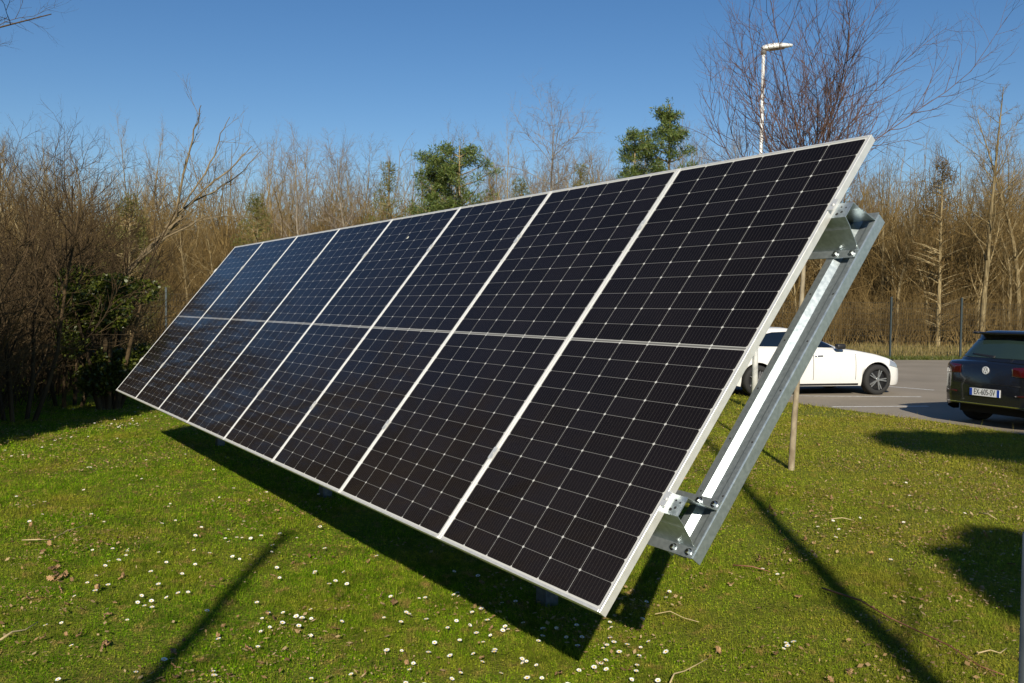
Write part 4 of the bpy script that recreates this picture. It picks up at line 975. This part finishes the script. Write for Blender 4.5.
DP += pts(0, 400, 2.415, [(10,120),(215,160),(355,143),(447,128),(517,165),(645,220),(588,290),(549,312),(545,330),(556,340),(585,328),(608,327),(630,327),(662,350),(565,373),(577,377),(607,370),(666,398),(763,411),(777,304),(623,485),(648,508),(690,510),(720,517),(732,523),(648,540),(678,532),(720,542),(755,560),(753,519),(636,523)])
DP += pts(300, 420, 2.597, [(40,391),(123,391),(90,415),(125,419),(76,420),(57,274),(202,351),(308,458),(327,455),(272,496),(220,508),(102,516),(8,510),(33,551),(385,533),(349,572),(332,597),(415,566),(477,575),(505,592),(505,600),(465,625),(489,517),(500,550),(525,537),(543,540),(387,662),(273,672),(289,648),(572,610),(586,622),(620,628),(628,660),(617,567),(693,557),(320,680)])
DP += pts(560, 400, 2.207, [(108,485),(118,495),(98,545),(90,573),(98,572),(40,588),(172,558),(240,546),(497,534),(520,530),(505,537),(490,541),(235,433),(240,420),(188,443),(500,238),(570,275),(600,262),(340,290)])
rr = random.Random(8)
for i in range(34): t = rr.random(); DP.append((112 + 58 * t + rr.gauss(0, 5), 427 - 18 * t + rr.gauss(0, 4)))
for i in range(20): t = rr.random(); DP.append((4 + 100 * t + rr.gauss(0, 3), 457 - 32 * t + rr.gauss(0, 2.5)))
for i in range(26): DP.append((rr.uniform(10, 560), rr.uniform(455, 683)))
for i in range(46): DP.append((rr.uniform(360, 660), rr.uniform(590, 683)))
for i in range(30): DP.append((rr.uniform(20, 330), rr.uniform(470, 683)))
for i in range(12): DP.append((rr.uniform(740, 1000), rr.uniform(440, 600)))
for i, (px, py) in enumerate(DP):
    x, y = ground(px, py, .045)
    if y > 18 or in_lot(np.array([x]), np.array([y]))[0]: continue
    o = dz if i == 0 else copy_tree(dz)
    s = rr.uniform(.8, 1.25); o.location = (x, y, -0.004); o.scale = (s, s, rr.uniform(.75, 1.1)); o.rotation_euler = (R(rr.uniform(-4, 26)), R(rr.gauss(0, 10)), rr.uniform(-.6, .6))
    tag(o, 'small white daisy with a yellow centre, open in the short lawn', 'daisy', 'daisies in the lawn')
M_DRY = noisy('dry_leaf', (.20, .11, .05), (.38, .25, .13), 30, (.7, .9), spec=.2, obj_rand=.35)
def dry_leaf(seed, lobed):
    rr = random.Random(seed); mb = MB(); L0 = .05; vs = [(0, 0, .004)]; n = 9
    top = []; bot = []
    for i in range(n):
        t = i / (n - 1); w = .018 * math.sin(math.pi * (t * .94 + .03)) * (1 + (.35 * (-1) ** i if lobed else .06 * rr.uniform(-1, 1)))
        cz = .012 * t * t + .004 * rr.uniform(-1, 1); top.append((t*L0 - L0/2, w, cz + .009 * rr.uniform(.3, 1))); bot.append((t*L0 - L0/2, -w, cz + .009 * rr.uniform(.3, 1)))
    mid = [(a[0], 0, (a[2]+b[2])/2 - .006) for a, b in zip(top, bot)]; vs = top + mid + bot
    fs = [(i, i+1, n+i+1, n+i) for i in range(n-1)] + [(n+i, n+i+1, 2*n+i+1, 2*n+i) for i in range(n-1)]
    mb.add(vs, fs); o = mb.build('dead_leaf', M_DRY, None, True); md = o.modifiers.new('thickness', 'SOLIDIFY'); md.thickness = .0006; return o
lp_ = [dry_leaf(1, True), dry_leaf(2, False), dry_leaf(3, True)]
LP = [(rr.gauss(55, 7), rr.gauss(572, 5)) for i in range(16)] + [(rr.uniform(0, 240), rr.uniform(500, 683)) for i in range(38)] + [(rr.uniform(240, 560), rr.uniform(560, 683)) for i in range(16)] + [(rr.uniform(650, 1015), rr.uniform(470, 683)) for i in range(36)] + [(rr.uniform(720, 1010), rr.uniform(435, 520)) for i in range(26)]
for i, (px, py) in enumerate(LP):
    x, y = ground(px, py, .03); k = i % 3; o = lp_[k] if i < 3 else lp_[k].copy()
    if i >= 3: COL.objects.link(o)
    s = rr.uniform(.45, 1.1); o.scale = (s, s * rr.uniform(.6, 1), s * rr.uniform(.8, 2.2)); o.location = (x, y, rr.uniform(.012, .026)); o.rotation_euler = (rr.gauss(0, .4), rr.gauss(0, .4), rr.uniform(0, 6.28))
    tag(o, 'dry brown leaf lying in the short grass', 'dead leaf', 'dead leaves on the lawn')
M_STALK = noisy('straw_stalk', (.38, .29, .14), (.50, .40, .22), 10, (.6, .8)); M_REDSTALK = noisy('red_stalk', (.16, .06, .03), (.26, .12, .07), 10, (.6, .8))
def stalk(name, pp, r, mat, label):
    q = [Vector((*ground(px, py, .035), .035 + .012 * math.sin(i * 2.1))) for i, (px, py) in enumerate(pp)]; c = q[0].copy(); c.z = 0
    mb = MB(); n = len(q); mb.tube([v - c for v in q], [r * (1 - .5 * i / (n - 1)) for i in range(n)], 6); o = mb.build(name, mat, None, True, c); tag(o, label, 'stalk' if 'stalk' in name else 'twig')
stalk('twig', [(0, 640), (12, 634), (25, 628), (38, 622)], .006, M_STALK, 'straight pale twig in the grass at the left border')
stalk('dry_stalk', [(22, 540), (38, 541), (52, 538), (66, 531), (84, 527)], .005, M_STALK, 'long curved pale stalk in the grass left of the dead leaf heap')
stalk('dry_stalk', [(670, 683), (674, 676), (684, 669), (696, 665), (707, 661)], .004, M_STALK, 'curved pale stalk in the grass at the bottom, right of the array corner')
stalk('dry_stalk', [(655, 614), (670, 613), (684, 616), (699, 622)], .003, M_STALK, 'thin pale stalk in the grass just right of the beam shadow')
stalk('dry_stalk', [(831, 519), (842, 519), (854, 519)], .005, M_STALK, 'short straight pale stalk in the grass below the young tree')
stalk('dry_stalk', [(979, 513), (988, 515), (997, 518)], .006, M_STALK, 'short thick pale stalk in the grass above the round shadow')
stalk('dry_stalk', [(978, 653), (990, 652), (1000, 651), (1007, 648)], .004, M_STALK, 'thin curved pale stalk below the round shadow at the right')
stalk('bramble_stalk', [(733, 565), (752, 568), (770, 570)], .005, M_REDSTALK, 'short reddish stalk in the grass right of the beam foot')
stalk('bramble_stalk', [(822, 588), (860, 602), (890, 616), (920, 632), (950, 648), (980, 664), (1004, 675)], .006, M_REDSTALK, 'long straight reddish stalk in the grass at the lower right')
